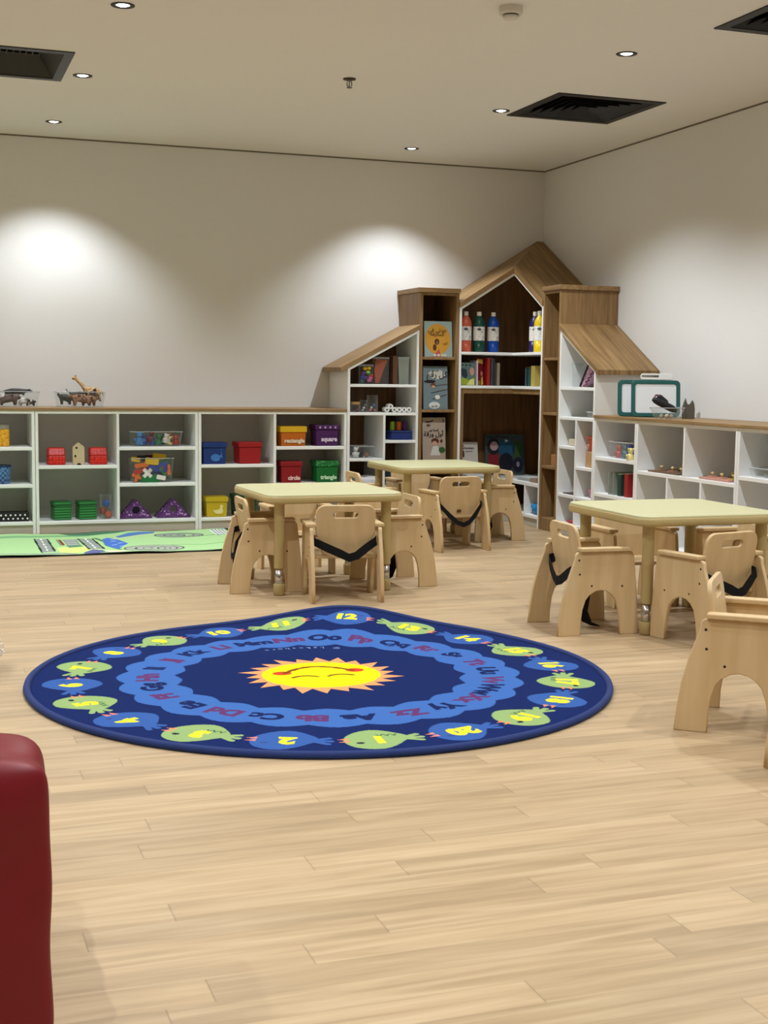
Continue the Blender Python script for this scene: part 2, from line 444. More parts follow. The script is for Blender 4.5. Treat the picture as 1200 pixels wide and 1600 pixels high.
low_unit('R', 2.291, 3.370, [('div', 2.835, .519, .806), ('sh', 2.311, 3.350, .519), ('div', 2.66, .083, .497), ('div', 3.02, .083, .497)],
         'wide white cubby unit holding wooden puzzle trays, behind the nearest table', G2)
low_unit('R', 3.372, 4.45, [('div', 3.91, .083, .806), ('sh', 3.392, 3.901, .565), ('sh', 3.919, 4.43, .565)],
         'white cubby unit cut off by the right edge of the photo', G2)
def slab(side, a0, a1, label):
    m = M_OAKX if side == 'L' else M_OAKY
    off = Q(side, (a0 + a1) / 2, .23, .827)
    t = part(None, off, 'countertop', m, side, a0, a1, 0.003, .46, .827, .845)
    t.location = off
    return tag(t, label, 'countertop')
slab('L', 1.745, 5.02, 'thin oak countertop over the low cubbies along the back wall')
slab('R', 1.745, 4.45, 'thin oak countertop over the low cubbies along the right wall')

def wing(side, ai, ao, label):
    """bookcase with a slanted roof; ai inner (tall) side, ao outer (low) side"""
    off = Q(side, (ai + ao) / 2, D / 2, 0); roofm = M_ROOFL if side == 'L' else M_ROOFR
    t = empty('slanted_bookcase', off, label, 'bookcase', 'slanted bookcases of the corner unit')
    zi, zo = 1.425, 1.137; sl = (zi - zo) / (ao - ai)
    def zz(a): return zo + (ao - a) * sl
    def p(name, mat, *a): return part(t, off, name, mat, side, *a)
    def slant(name, mat, a0, a1, b0, b1, f0, f1, lo0, lo1):
        # quad column: from z lo to z f on both ends
        mb = MB()
        bot = [Q(side, a0, b0, lo0), Q(side, a1, b0, lo1), Q(side, a1, b1, lo1), Q(side, a0, b1, lo0)]
        top = [Q(side, a0, b0, f0), Q(side, a1, b0, f1), Q(side, a1, b1, f1), Q(side, a0, b1, f0)]
        return bev(mb.hexa(bot, top).build(name, mat, t, off), .0015, 1)
    slant('side_panel', M_WHITE, ai + .001, ai + T, .003, D, zz(ai), zz(ai + T), 0, 0)
    slant('side_panel', M_WHITE, ao - T, ao, .003, D, zz(ao - T), zz(ao), 0, 0)
    th = T * math.sqrt(1 + sl * sl)
    slant('top_panel', M_WHITE, ai + T, ao - T, .012, D, zz(ai + T), zz(ao - T), zz(ai + T) - th, zz(ao - T) - th)
    bm_ = M_OAKSHADE if side == 'L' else M_GREYIN
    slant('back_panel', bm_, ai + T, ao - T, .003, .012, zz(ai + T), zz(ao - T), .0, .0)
    slant('roof', roofm, ai + .0015, ao + .055, .003, D + .012, zz(ai) + .034, zz(ao + .055) + .034, zz(ai) + .0005, zz(ao + .055) + .0005)
    for z in (1.023, .819): p('shelf', M_WHITE, ai + T, ao - T, .012, D - .001, z - .02, z)
    am = 1.459 if side == 'L' else 1.483
    p('divider', M_WHITE, am - .009, am + .009, .012, D - .001, .085, .799)
    p('shelf', M_WHITE, ai + T, am - .009, .012, D - .002, .598, .618); p('shelf', M_WHITE, am + .009, ao - T, .012, D - .002, .467, .487)
    p('shelf', M_WHITE, ai + T, am - .009, .012, D - .002, .264, .284); p('shelf', M_WHITE, am + .009, ao - T, .012, D - .002, .262, .282)
    p('bottom_panel', M_WHITE, ai + T, ao - T, .012, D, .065, .085); p('kickboard', M_KICK, ai + T, ao - T, D - .03, D - .012, 0, .065)
wing('L', 1.196, 1.742, 'white bookcase with slanted oak roof on the left of the corner, with white paper rolls')
wing('R', 1.219, 1.742, 'white bookcase with slanted oak roof on the right of the corner, beside the whiteboards')

def tower(side, a0, a1, label):
    off = Q(side, (a0 + a1) / 2, D / 2, 0)
    t = empty('tower_bookcase', off, label, 'bookcase', 'oak tower bookcases of the corner unit')
    m = M_OAKZ; W = .024
    def p(name, mat, *a): return part(t, off, name, mat, side, *a)
    p('side_panel', m, a0 + .0005, a0 + W, .003, D, 0, 1.692); p('side_panel', m, a1 - W, a1 - .0005, .003, D, 0, 1.692)
    p('back_panel', M_OAKSHADE, a0 + W, a1 - W, .003, .012, 0, 1.692)
    p('header', m, a0 + W, a1 - W, D - .02, D - .001, 1.672, 1.692)
    p('top_slab', M_OAKX if side == 'L' else M_OAKY, a0 - .004, a1 + .018, .003, D + .014, 1.692, 1.725)
    for z in (1.226, .841, .462): p('shelf', m, a0 + W, a1 - W, .012, D - .002, z - .019, z)
    p('plinth', m, a0 + W, a1 - W, D - .03, D - .004, 0, .09); p('bottom_panel', m, a0 + W, a1 - W, .012, D - .03, .07, .09)
tower('L', .886, 1.194, 'oak tower bookcase left of the house bookcase, showing three picture books face out')
tower('R', .947, 1.217, 'oak tower bookcase right of the house bookcase, nearly empty')

def house():
    off = (-.25, -.25, 0)
    t = empty('house_bookcase', off, 'tall house shaped corner bookcase with peaked oak roof and white edges', 'bookcase')
    eL, eR = .884, .945; zp, ze = 1.86, 1.59
    kL = (zp - ze) / (eL - D); kR = (zp - ze) / (eR - D)
    zL = lambda a: zp + kL * (D - a); zR = lambda a: zp + kR * (D - a)
    def hx(name, mat, plan, zf0, zf1, bevel=.0015):
        o = MB().hexa([(-a, -b, zf0(a, b)) for a, b in plan], [(-a, -b, zf1(a, b)) for a, b in plan]).build(name, mat, t, off)
        if bevel: bev(o, bevel, 1)
        return o
    c = lambda z: (lambda a, b: z)
    # side uprights
    hx('side_panel', M_WHITE, [(eL - T, .003), (eL - .001, .003), (eL - .001, D), (eL - T, D)], c(0), lambda a, b: zL(a))
    hx('side_panel', M_WHITE, [(.003, eR - .001), (.003, eR - T), (D, eR - T), (D, eR - .001)], c(0), lambda a, b: zR(b))
    # white gable edge panels under the roof
    a_back = D - (D / 1.0) * kR / kL
    hx('top_panel', M_WHITE, [(eL - T, .012), (eL - T, D), (D, D), (max(a_back, .02), .012)], lambda a, b: zL(a) - .024, lambda a, b: zL(a) - .001)
    hx('top_panel', M_WHITE, [(.012, eR - T), (max(a_back, .02), .0125), (D, D), (D, eR - T)], lambda a, b: zR(b) - .024, lambda a, b: zR(b) - .001)
    hx('roof', M_ROOFL, [(eL - .001, .003), (eL - .001, D + .012), (D + .012, D + .012), (max(a_back, .004), .003)], lambda a, b: zL(a), lambda a, b: zL(a) + .04)
    hx('roof', M_ROOFR, [(.003, eR - .001), (.003, .003), (max(a_back, .004), .003), (D + .012, D + .012), (D + .012, eR - .001)], lambda a, b: zR(b), lambda a, b: zR(b) + .04)
    # backs
    hx('back_panel', M_OAKSHADE, [(eL - T, .003), (eL - T, .011), (.003, .011), (.003, .003)], c(0), lambda a, b: zL(a) - .01)
    hx('back_panel', M_OAKSHADE, [(.003, eR - T), (.003, .012), (.011, .012), (.011, eR - T)], c(0), lambda a, b: zR(b) - .01)
    Lp = lambda i, aL, aR: [(aL, i), (aL, D - .001), (D - .001, D - .001), (D - .001, aR), (i, aR), (i, i)]
    def Lshelf(name, z, th, mat=M_WHITE):
        poly = [(-x, -y, z - th) for x, y in Lp(.012, eL - T, eR - T)]
        o = MB().prism(poly, (0, 0, th)).build(name, mat, t, off); bev(o, .0015, 1)
    Lshelf('shelf', 1.268, .02); Lshelf('shelf', 1.020, .02); Lshelf('bench_shelf', .322, .026); Lshelf('bottom_panel', .087, .022)
    # inner brown frame of the big opening
    for a0, a1, z0, z1 in ((eL - T - .03, eL - T, .322, 1.0), (D - .02, eL - T - .03, .962, 1.0)):
        part(t, off, 'inner_frame', M_OAKZ, 'L', a0, a1, D - .05, D - .012, z0, z1)
    for a0, a1, z0, z1 in ((eR - T - .03, eR - T, .322, 1.0), (D - .02, eR - T - .03, .962, 1.0)):
        part(t, off, 'inner_frame', M_OAKZ, 'R', a0, a1, D - .05, D - .012, z0, z1)
    part(t, off, 'divider', M_WHITE, 'L', .67, .69, .012, D - .002, .087, .296); part(t, off, 'divider', M_WHITE, 'R', .692, .712, .012, D - .002, .087, .296)
    part(t, off, 'kickboard', M_KICK, 'L', D - .012, eL - T, D - .03, D - .012, 0, .065); part(t, off, 'kickboard', M_KICK, 'R', D - .012, eR - T, D - .03, D - .012, 0, .065)
house()

# ------------------------------------------------------------------ tables
def make_table(x, y, h, label, rz):
    t = empty('activity_table', (x, y, 0), label, 'table', 'square activity tables with adjustable legs', R(rz))
    me = plate([rrect(0, 0, .708, .708, .07, 7)], .014, .005); me.transform(Matrix.Translation((0, 0, h - .007)))
    top = link('tabletop', me, M_TTOP, t)
    me = plate([rrect(0, 0, .716, .716, .073, 7)], .038, .010); me.transform(Matrix.Translation((0, 0, h - .0255)))
    link('edge_band', me, M_TEDGE, top)
    for sx in (-1, 1):
        for sy in (-1, 1):
            c = (sx * .280, sy * .280, 0)
            lg = MB().lathe([(.0245, .134), (.0255, .138), (.0255, h - .055), (.030, h - .045), (.030, h - .037)], c, 24).build('leg', M_TEDGE, t, smooth=False)
            for p in lg.data.polygons: p.use_smooth = abs(p.normal.z) < .5
            MB().lathe([(.0215, .04), (.0215, .136)], c, 24).build('chrome_tube', M_CHROME, lg, smooth=True)
            f = MB().lathe([(.022, .001), (.027, .006), (.0285, .054), (.028, .057), (.019, .057)], c, 24).build('foot_cap', M_TEDGE, lg, smooth=False)
            for p in f.data.polygons: p.use_smooth = abs(p.normal.z) < .5
    return t
make_table(-2.722, -2.985, .502, 'pale green topped square table left of centre, in front of the shape boxes', 1.5)
make_table(-1.420, -1.312, .508, 'pale green topped square table farthest back, in front of the corner bookcases', 0)
make_table(-1.475, -4.385, .514, 'pale green topped square table at the right edge, nearest the camera', 0)

# ------------------------------------------------------------------ toddler chairs
CH_W = .352
def side_poly():
    pts = [(0, 0), (.006, .07), (.018, .15), (.038, .23), (.066, .31), (.072, .328)]
    for i in range(5):
        a = R(160 - 70 * i / 4); pts.append((.092 + .021 * math.cos(a), .335 + .021 * math.sin(a)))
    pts += [(.318, .356)]
    for i in range(5):
        a = R(85 - 75 * i / 4); pts.append((.320 + .02 * math.cos(a), .336 + .02 * math.sin(a)))
    pts += [(.348, .28), (.358, .18), (.366, .06), (.368, 0), (.283, 0), (.281, .06), (.272, .112)]
    for i in range(1, 8):
        a = R(20 + 140 * i / 8); pts.append((.191 + .086 * math.cos(a), .088 + .104 * math.sin(a)))
    pts += [(.110, .112), (.103, .06), (.101, 0)]
    return pts
def chair_meshes():
    m = {}
    me = plate([side_poly()], .018, .003)
    orient(me, (0, 0, 0), (0, 1, 0), (0, 0, 1)); m['side'] = me
    # backrest: outline in (x, s)
    w = .146; o = []
    for cx, cy, a0, a1, r in ((w - .045, .218, 0, 90, .045), (-w + .045, .218, 90, 180, .045)):
        for i in range(7):
            a = R(a0 + (a1 - a0) * i / 6); o.append((cx + r * math.cos(a), cy + r * math.sin(a)))
    o += [(-w, .15), (-.138, .11), (-.112, .05)]
    for i in range(5):
        a = R(205 + 55 * i / 4); o.append((-.065 + .055 * math.cos(a), .055 + .055 * math.sin(a)))
    for i in range(5):
        a = R(280 + 55 * i / 4); o.append((.065 + .055 * math.cos(a), .055 + .055 * math.sin(a)))
    o += [(.112, .05), (.138, .11), (w, .15)]
    me = plate([o, rrect(0, .215, .122, .030, .0149, 5)], .016, .003)
    orient(me, (0, .128, .204), (1, 0, 0), (0, -.16, 1)); m['back'] = me
    mb = MB(); mb.box(-.157, .157, .112, .352, .202, .218); m['seat'] = mb.mesh()
    mb = MB(); mb.box(-.024, .024, .090, .326, .357, .374); m['arm'] = mb.mesh()
    # belt hanging in a V behind the backrest
    def ribbon(path, hw, lean):
        bm = MB(); a = []
        for p, l in zip(path, lean):
            v = Vector(l).normalized() * hw
            a.append((bm.bm.verts.new(Vector(p) + v), bm.bm.verts.new(Vector(p) - v)))
        for p, q in zip(a, a[1:]): bm.face([p[0], q[0], q[1], p[1]])
        return bm.mesh()
    up = (0, 0, 1)
    m['strapV'] = ribbon([(-.156, .118, .292), (-.150, .086, .286), (-.09, .070, .258), (-.03, .058, .232), (.012, .055, .212), (.05, .058, .222), (.10, .070, .258), (.15, .088, .288), (.156, .118, .292)],
                         .020, [up, up, (.25, 0, 1), (.3, 0, 1), (0, 0, 1), (-.5, 0, 1), (-.5, 0, 1), (-.2, 0, 1), up])
    m['strapU'] = ribbon([(-.156, .118, .292), (-.146, .084, .285), (-.09, .060, .222), (-.04, .045, .178), (0, .040, .165), (.04, .045, .178), (.09, .060, .222), (.146, .084, .285), (.156, .118, .292)],
                         .015, [up, up, (.6, 0, 1), (.4, 0, 1), up, (-.4, 0, 1), (-.6, 0, 1), up, up])
    m['strapD'] = ribbon([(.02, .20, .200), (.02, .19, .15), (.02, .18, .08), (.02, .20, .030), (.02, .24, .012)], .024, [(1, .8, 0)] * 5)
    m['strapR'] = ribbon([(-.04, .105, .285), (-.04, .075, .24), (-.035, .060, .16), (-.04, .065, .07), (-.035, .070, .004)], .024, [(1, -.5, 0)] * 5)
    for k in ('strapV', 'strapU', 'strapD'): pass
    mb = MB(); mb.lathe([(.0001, -.0012), (.0045, -.0012), (.0045, .0005), (.003, .0018), (.0001, .002)], n=10); m['bolt'] = mb.mesh()
    return m
CM = chair_meshes()
M_PLYE = plain('bent plywood edge', (214, 190, 150), 0.5)
def make_chair(x, y, rz, label, strap='strapV', hang=False):
    t = empty('toddler_chair', (x, y, 0), label, 'chair', 'birch toddler chairs with black belts', R(rz))
    def add(name, key, mat, par=t, loc=None, bevel=0):
        o = bpy.data.objects.new(name, CM[key]); COL.objects.link(o); o.parent = par
        if not CM[key].materials: CM[key].materials.append(mat)
        if loc: o.location = loc
        if bevel: bev(o, bevel, 2)
        return o
    for s in (-1, 1):
        sp = add('side_panel', 'side', M_BIRCH, t, (s * (CH_W / 2 - .009), 0, 0))
        for yy, zz in ((.088, .322), (.092, .262), (.148, .212), (.288, .208)):
            b = add('bolt', 'bolt', M_BOLT, sp, (s * .0088, yy, zz)); b.rotation_euler = (0, s * PI / 2, 0)
        add('armrest', 'arm', M_BIRCHE, t, (s * (CH_W / 2 - .010), 0, 0), .004)
    add('backrest', 'back', M_BIRCH)
    add('seat', 'seat', M_BIRCHE, bevel=.004)
    if strap:
        b = add('belt', strap, M_BLACK); so = b.modifiers.new('thick', 'SOLIDIFY'); so.thickness = .003
        b['label'] = 'black webbing belt'
    if hang:
        b = add('hanging_belt', 'strapR' if hang == 'rear' else 'strapD', M_BLACK); so = b.modifiers.new('thick', 'SOLIDIFY'); so.thickness = .003
        b['label'] = 'loose black belt end'
    return t
chairs = [
 (-2.738, -3.590, -8, 'birch toddler chair with its back to the camera at the front of the left table', 'strapV', False),
 (-2.128, -3.030, 90, 'birch toddler chair at the right side of the left table, seen from its side', None, True),
 (-3.215, -3.010, -92, 'birch toddler chair at the left side of the left table, beside the green mat', 'strapU', 'rear'),
 (-2.690, -2.300, 180, 'birch toddler chair behind the left table, facing the camera', None, True),
 (-1.450, -1.990, 5, 'birch toddler chair with its back to the camera at the front of the farthest table', 'strapU', False),
 (-.835, -1.369, 90, 'birch toddler chair at the right side of the farthest table, near the corner bookcases', None, True),
 (-1.360, -.640, 180, 'birch toddler chair behind the farthest table, facing the camera', None, False),
 (-2.095, -1.400, -90, 'birch toddler chair left of the farthest table, mostly hidden by the left table', None, False),
 (-2.128, -4.432, -94, 'birch toddler chair at the left side of the right hand table, by the blue rug', 'strapV', True),
 (-1.500, -5.015, 13, 'birch toddler chair with its back to the camera, in front of the right hand table', 'strapV', False),
 (-1.395, -3.700, 180, 'birch toddler chair behind the right hand table, facing the camera', None, False),
 (-.808, -4.225, 90, 'birch toddler chair at the far right side of the right hand table', None, False),
 (-2.355, -5.910, -130, 'birch toddler chair standing away from the tables at the right edge, angled outwards', None, False),
 (-2.440, -6.645, -90, 'birch toddler chair at the right edge nearest the camera, only a leg in view', None, False),
]
for c in chairs:
    t = make_chair(*c)
    if 'front of the farthest table' in c[3]:                # small burnt-in maker's stamp on this backrest
        me = plate([rrect(0, 0, .030, .020, .003, 2)], .0006)
        orient(me, (0, .1085, .245), (1, 0, 0), (0, -.16, 1)); link('stamp', me, plain('burnt stamp', (120, 84, 40), .6), t)
        for k in (-1, 1):
            me = plate([rrect(k * .007, 0, .009, .012, .003, 2)], .0006); orient(me, (0, .1078, .245), (1, 0, 0), (0, -.16, 1)); link('stamp_mark', me, plain('burnt stamp mark', (78, 50, 22), .6), t)

# ------------------------------------------------------------------ painted textiles (polar / grid meshes with painted vertices)
def inpoly(U, V, poly):
    c = np.zeros(U.shape, bool); n = len(poly); j = n - 1
    for i in range(n):
        xi, yi = poly[i]; xj, yj = poly[j]
        if yi != yj:
            c ^= ((yi > V) != (yj > V)) & (U < (xj - xi) * (V - yi) / (yj - yi) + xi)
        j = i
    return c
class Paint:
    def __init__(s, U, V, base):
        s.U, s.V = U, V; s.C = np.ones((len(U), 4), np.float32); s.C[:, :3] = rgb(*base)[:3]
    def near(s, cx, cy, r): return np.nonzero((np.abs(s.U - cx) < r) & (np.abs(s.V - cy) < r))[0]
    def poly(s, pts, col):
        p = np.array(pts); lo, hi = p.min(0), p.max(0)
        i = np.nonzero((s.U >= lo[0]) & (s.U <= hi[0]) & (s.V >= lo[1]) & (s.V <= hi[1]))[0]
        s.C[i[inpoly(s.U[i], s.V[i], pts)], :3] = rgb(*col)[:3]
    def stroke(s, pts, w, col):
        for (x0, y0), (x1, y1) in zip(pts, pts[1:]):
            m = ((x0 + x1) / 2, (y0 + y1) / 2); L = math.hypot(x1 - x0, y1 - y0)
            i = s.near(m[0], m[1], L / 2 + w)
            if len(i) == 0: continue
            du, dv = x1 - x0, y1 - y0
            t = np.clip(((s.U[i] - x0) * du + (s.V[i] - y0) * dv) / max(L * L, 1e-9), 0, 1)
            d = np.hypot(s.U[i] - x0 - t * du, s.V[i] - y0 - t * dv)
            s.C[i[d < w / 2], :3] = rgb(*col)[:3]
    def glyph(s, txt_, size, x, y, xd, yd, col, bold=0.0):
        me = text_mesh(txt_, size, 0.0, bold)
        co = np.array([v.co[:2] for v in me.vertices]); 
        if len(co) == 0: return
        r = np.abs(co).max() * 1.5
        i = s.near(x, y, r); 
        if len(i) == 0: return
        du, dv = s.U[i] - x, s.V[i] - y
        a = du * xd[0] + dv * xd[1]; b = du * yd[0] + dv * yd[1]
        hit = np.zeros(len(i), bool); me.calc_loop_triangles()
        for t in me.loop_triangles:
            p, q, w = (co[k] for k in t.vertices)
            d = (q[1] - w[1]) * (p[0] - w[0]) + (w[0] - q[0]) * (p[1] - w[1])
            if abs(d) < 1e-12: continue
            l1 = ((q[1] - w[1]) * (a - w[0]) + (w[0] - q[0]) * (b - w[1])) / d
            l2 = ((w[1] - p[1]) * (a - w[0]) + (p[0] - w[0]) * (b - w[1])) / d
            hit |= (l1 >= -.001) & (l2 >= -.001) & (l1 + l2 <= 1.001)
        s.C[i[hit], :3] = rgb(*col)[:3]
        bpy.data.meshes.remove(me)
    def store(s, me):
        a = me.color_attributes.new('paint', 'FLOAT_COLOR', 'POINT'); a.data.foreach_set('color', s.C.ravel())
def quads_mesh(name, X, Y, Z, nu, nv, wrap):
    """grid nu x nv (u fastest rows), wrap in v"""
    me = bpy.data.meshes.new(name); n = nu * nv
    me.vertices.add(n); me.vertices.foreach_set('co', np.stack([X, Y, Z], 1).astype(np.float32).ravel())
    iv = np.arange(nv if wrap else nv - 1); iu = np.arange(nu - 1)
    A, B = np.meshgrid(iv, iu, indexing='ij'); A2 = (A + 1) % nv
    q = np.stack([A * nu + B, A * nu + B + 1, A2 * nu + B + 1, A2 * nu + B], -1).reshape(-1, 4)
    me.loops.add(q.size); me.loops.foreach_set('vertex_index', q.ravel().astype(np.int32))
    me.polygons.add(len(q)); me.polygons.foreach_set('loop_start', (np.arange(len(q)) * 4).astype(np.int32))
    me.polygons.foreach_set('loop_total', np.full(len(q), 4, np.int32))
    me.polygons.foreach_set('use_smooth', np.ones(len(q), bool))
    me.update(); me.validate()
    return me

RC = (-3.31, -5.05); RR = 1.03
def hump(th, r):
    d = (th - R(67) + PI) % (2 * PI) - PI
    d2 = (th - R(36) + PI) % (2 * PI) - PI
    d3 = (th - R(99) + PI) % (2 * PI) - PI
    k = np.clip((r / RR - .42) / .58, 0, 1); k = k * k * (3 - 2 * k)
    return k * (.064 * np.exp(-(d / R(18)) ** 2) + .006 * np.exp(-(d2 / R(12)) ** 2))
def make_rug():
    t = empty('round_rug', (RC[0], RC[1], 0), 'round navy blue rug with smiling sun, alphabet ring and numbered green and blue birds', 'rug')
    nu, nv = 300, 1900
    rr = np.concatenate([np.linspace(.0005, .32, 70, endpoint=False), np.linspace(.32, RR - .008, 230)])
    th = np.linspace(0, 2 * PI, nv, endpoint=False)
    TH, RA = np.meshgrid(th, rr, indexing='ij'); TH, RA = TH.ravel(), RA.ravel()
    U, V = RA * np.cos(TH), RA * np.sin(TH); Z = .011 + hump(TH, RA)
    P = Paint(U, V, (15, 33, 84))
    # cloud ring
    phi = TH - R(-95)
    ro = .695 + .030 * np.abs(np.sin(phi * 12)) ; ri = .525 - .028 * np.abs(np.sin(phi * 11 + .3))
    P.C[(RA < ro) & (RA > ri), :3] = rgb(60, 100, 166)[:3]
    # letters
    for k in range(26):
        a = R(-95.5 - 13.75 * k); c, s = math.cos(a), math.sin(a)
        L = chr(65 + k) + chr(97 + k)
        P.glyph(L, .098, .612 * c, .612 * s, (s, -c), (c, s), (92, 50, 96) if k % 2 else (18, 32, 80), .006)
    # sun
    sd = R(-94); so = (math.cos(sd), math.sin(sd)); sx = (so[1], -so[0])   # so: 'up' of the face, sx: to its right
    def S(x, y): return (x * sx[0] + y * so[0], x * sx[1] + y * so[1])
    n = 22; pts = []
    for k in range(n):
        a0 = 2 * PI * k / n; w = .285 + .016 * math.sin(k * 2.3)
        pts.append((.222 * math.cos(a0), .222 * math.sin(a0)))
        a1 = a0 + 2 * PI / n * .72; pts.append((w * math.cos(a1), w * math.sin(a1)))
    P.poly(pts, (234, 152, 96))
    P.poly([(.214 * math.cos(2 * PI * i / 60), .200 * math.sin(2 * PI * i / 60)) for i in range(60)], (250, 226, 18))
    def E(cx, cy, a, b, col, rot=0):
        P.poly([S(cx + a * math.cos(q) * math.cos(rot) - b * math.sin(q) * math.sin(rot), cy + a * math.cos(q) * math.sin(rot) + b * math.sin(q) * math.cos(rot)) for q in [2 * PI * i / 30 for i in range(30)]], col)
    E(-.135, -.045, .034, .030, (205, 62, 40)); E(.135, -.045, .036, .030, (196, 70, 30))
    P.stroke([S(x, -.045 - .085 * (1 - (x / .125) ** 2)) for x in np.linspace(-.125, .125, 26)], .020, (120, 62, 20))
    for cx in (-.065, .065):
        P.stroke([S(cx + x, .03 + 10 * x * x - .02) for x in np.linspace(-.045, .045, 14)], .016, (110, 60, 20))
    # birds
    for k in range(20):
        a = R(-95.2 - 18 * k); c, s = math.cos(a), math.sin(a); r0 = .876
        f = (s, -c)                                    # flight direction (clockwise), n = outwards
        def Bp(x, y): return (r0 * c + x * f[0] + y * c, r0 * s + x * f[1] + y * s)
        green = k % 2 == 0; col = (138, 164, 104) if green else (52, 88, 152)
        body = []
        for i in range(40):
            q = 2 * PI * i / 40; x = .101 * math.cos(q); y = .102 * math.sin(q)
            if x < 0: y *= 1 - .45 * (abs(x) / .092) ** 1.5
            y += .012 * (x / .092)
            body.append(Bp(x + .01, y - .004))
        P.poly(body, col)
        for dy, dx in ((.03, -.122), (.0, -.128), (-.03, -.118)):
            P.stroke([Bp(-.065, -.004), Bp(dx, dy - .004)], .020, col)
        for dy in (.006, -.02):
            P.poly([Bp(.094, dy + .010), Bp(.128, dy + .002), Bp(.094, dy - .010)], (232, 130, 96))
        E2 = [Bp(.066 + .0125 * math.cos(q), .028 + .010 * math.sin(q)) for q in [2 * PI * i / 16 for i in range(16)]]
        P.poly(E2, (34, 40, 52) if green else (52, 74, 130))
        if green:
            for i in range(3): P.stroke([Bp(-.06 + .022 * i, -.052), Bp(-.052 + .022 * i, -.034), Bp(-.044 + .022 * i, -.052)], .005, (52, 92, 62))
        P.glyph(str(k + 1), .096, r0 * c + .002 * f[0] - .002 * c, r0 * s + .002 * f[1] - .002 * s, (s, -c), (c, s), (232, 212, 50), .007)
    # small maker's name inside the ring, on the far side, upside down from here
    for i, ch in enumerate('© Lakeshore'):
        a = R(66 + 3.4 * i); c, s = math.cos(a), math.sin(a)
        P.glyph(ch, .036, .470 * c, .470 * s, (-s, c), (-c, -s), (136, 156, 196))
    me = quads_mesh('pile', U, V, Z, nu, nv, True); P.store(me)
    link('pile', me, vcol('rug pile'), t)
    mb = MB(); pts = []
    for i in range(240):
        a = 2 * PI * i / 240; h = float(hump(np.array([a]), np.array([RR]))[0])
        pts.append(((RR - .006) * math.cos(a), (RR - .006) * math.sin(a), .0105 + h))
    mb.tube(pts, .0125, 10, True).build('binding', plain('navy binding tape', (24, 44, 98), 0.85, 0.1, 300), t, smooth=True)
    # backing follows the rug so the lifted edge is closed from below
    nu2, nv2 = 30, 240
    r2_ = np.linspace(.001, RR - .008, nu2); t2 = np.linspace(0, 2 * PI, nv2, endpoint=False)
    T2, R2 = np.meshgrid(t2, r2_, indexing='ij'); T2, R2 = T2.ravel(), R2.ravel()
    me = quads_mesh('backing', R2 * np.cos(T2), R2 * np.sin(T2), .002 + hump(T2, R2), nu2, nv2, True)
    link('backing', me, plain('rug backing', (60, 60, 62), 0.9), t)
make_rug()

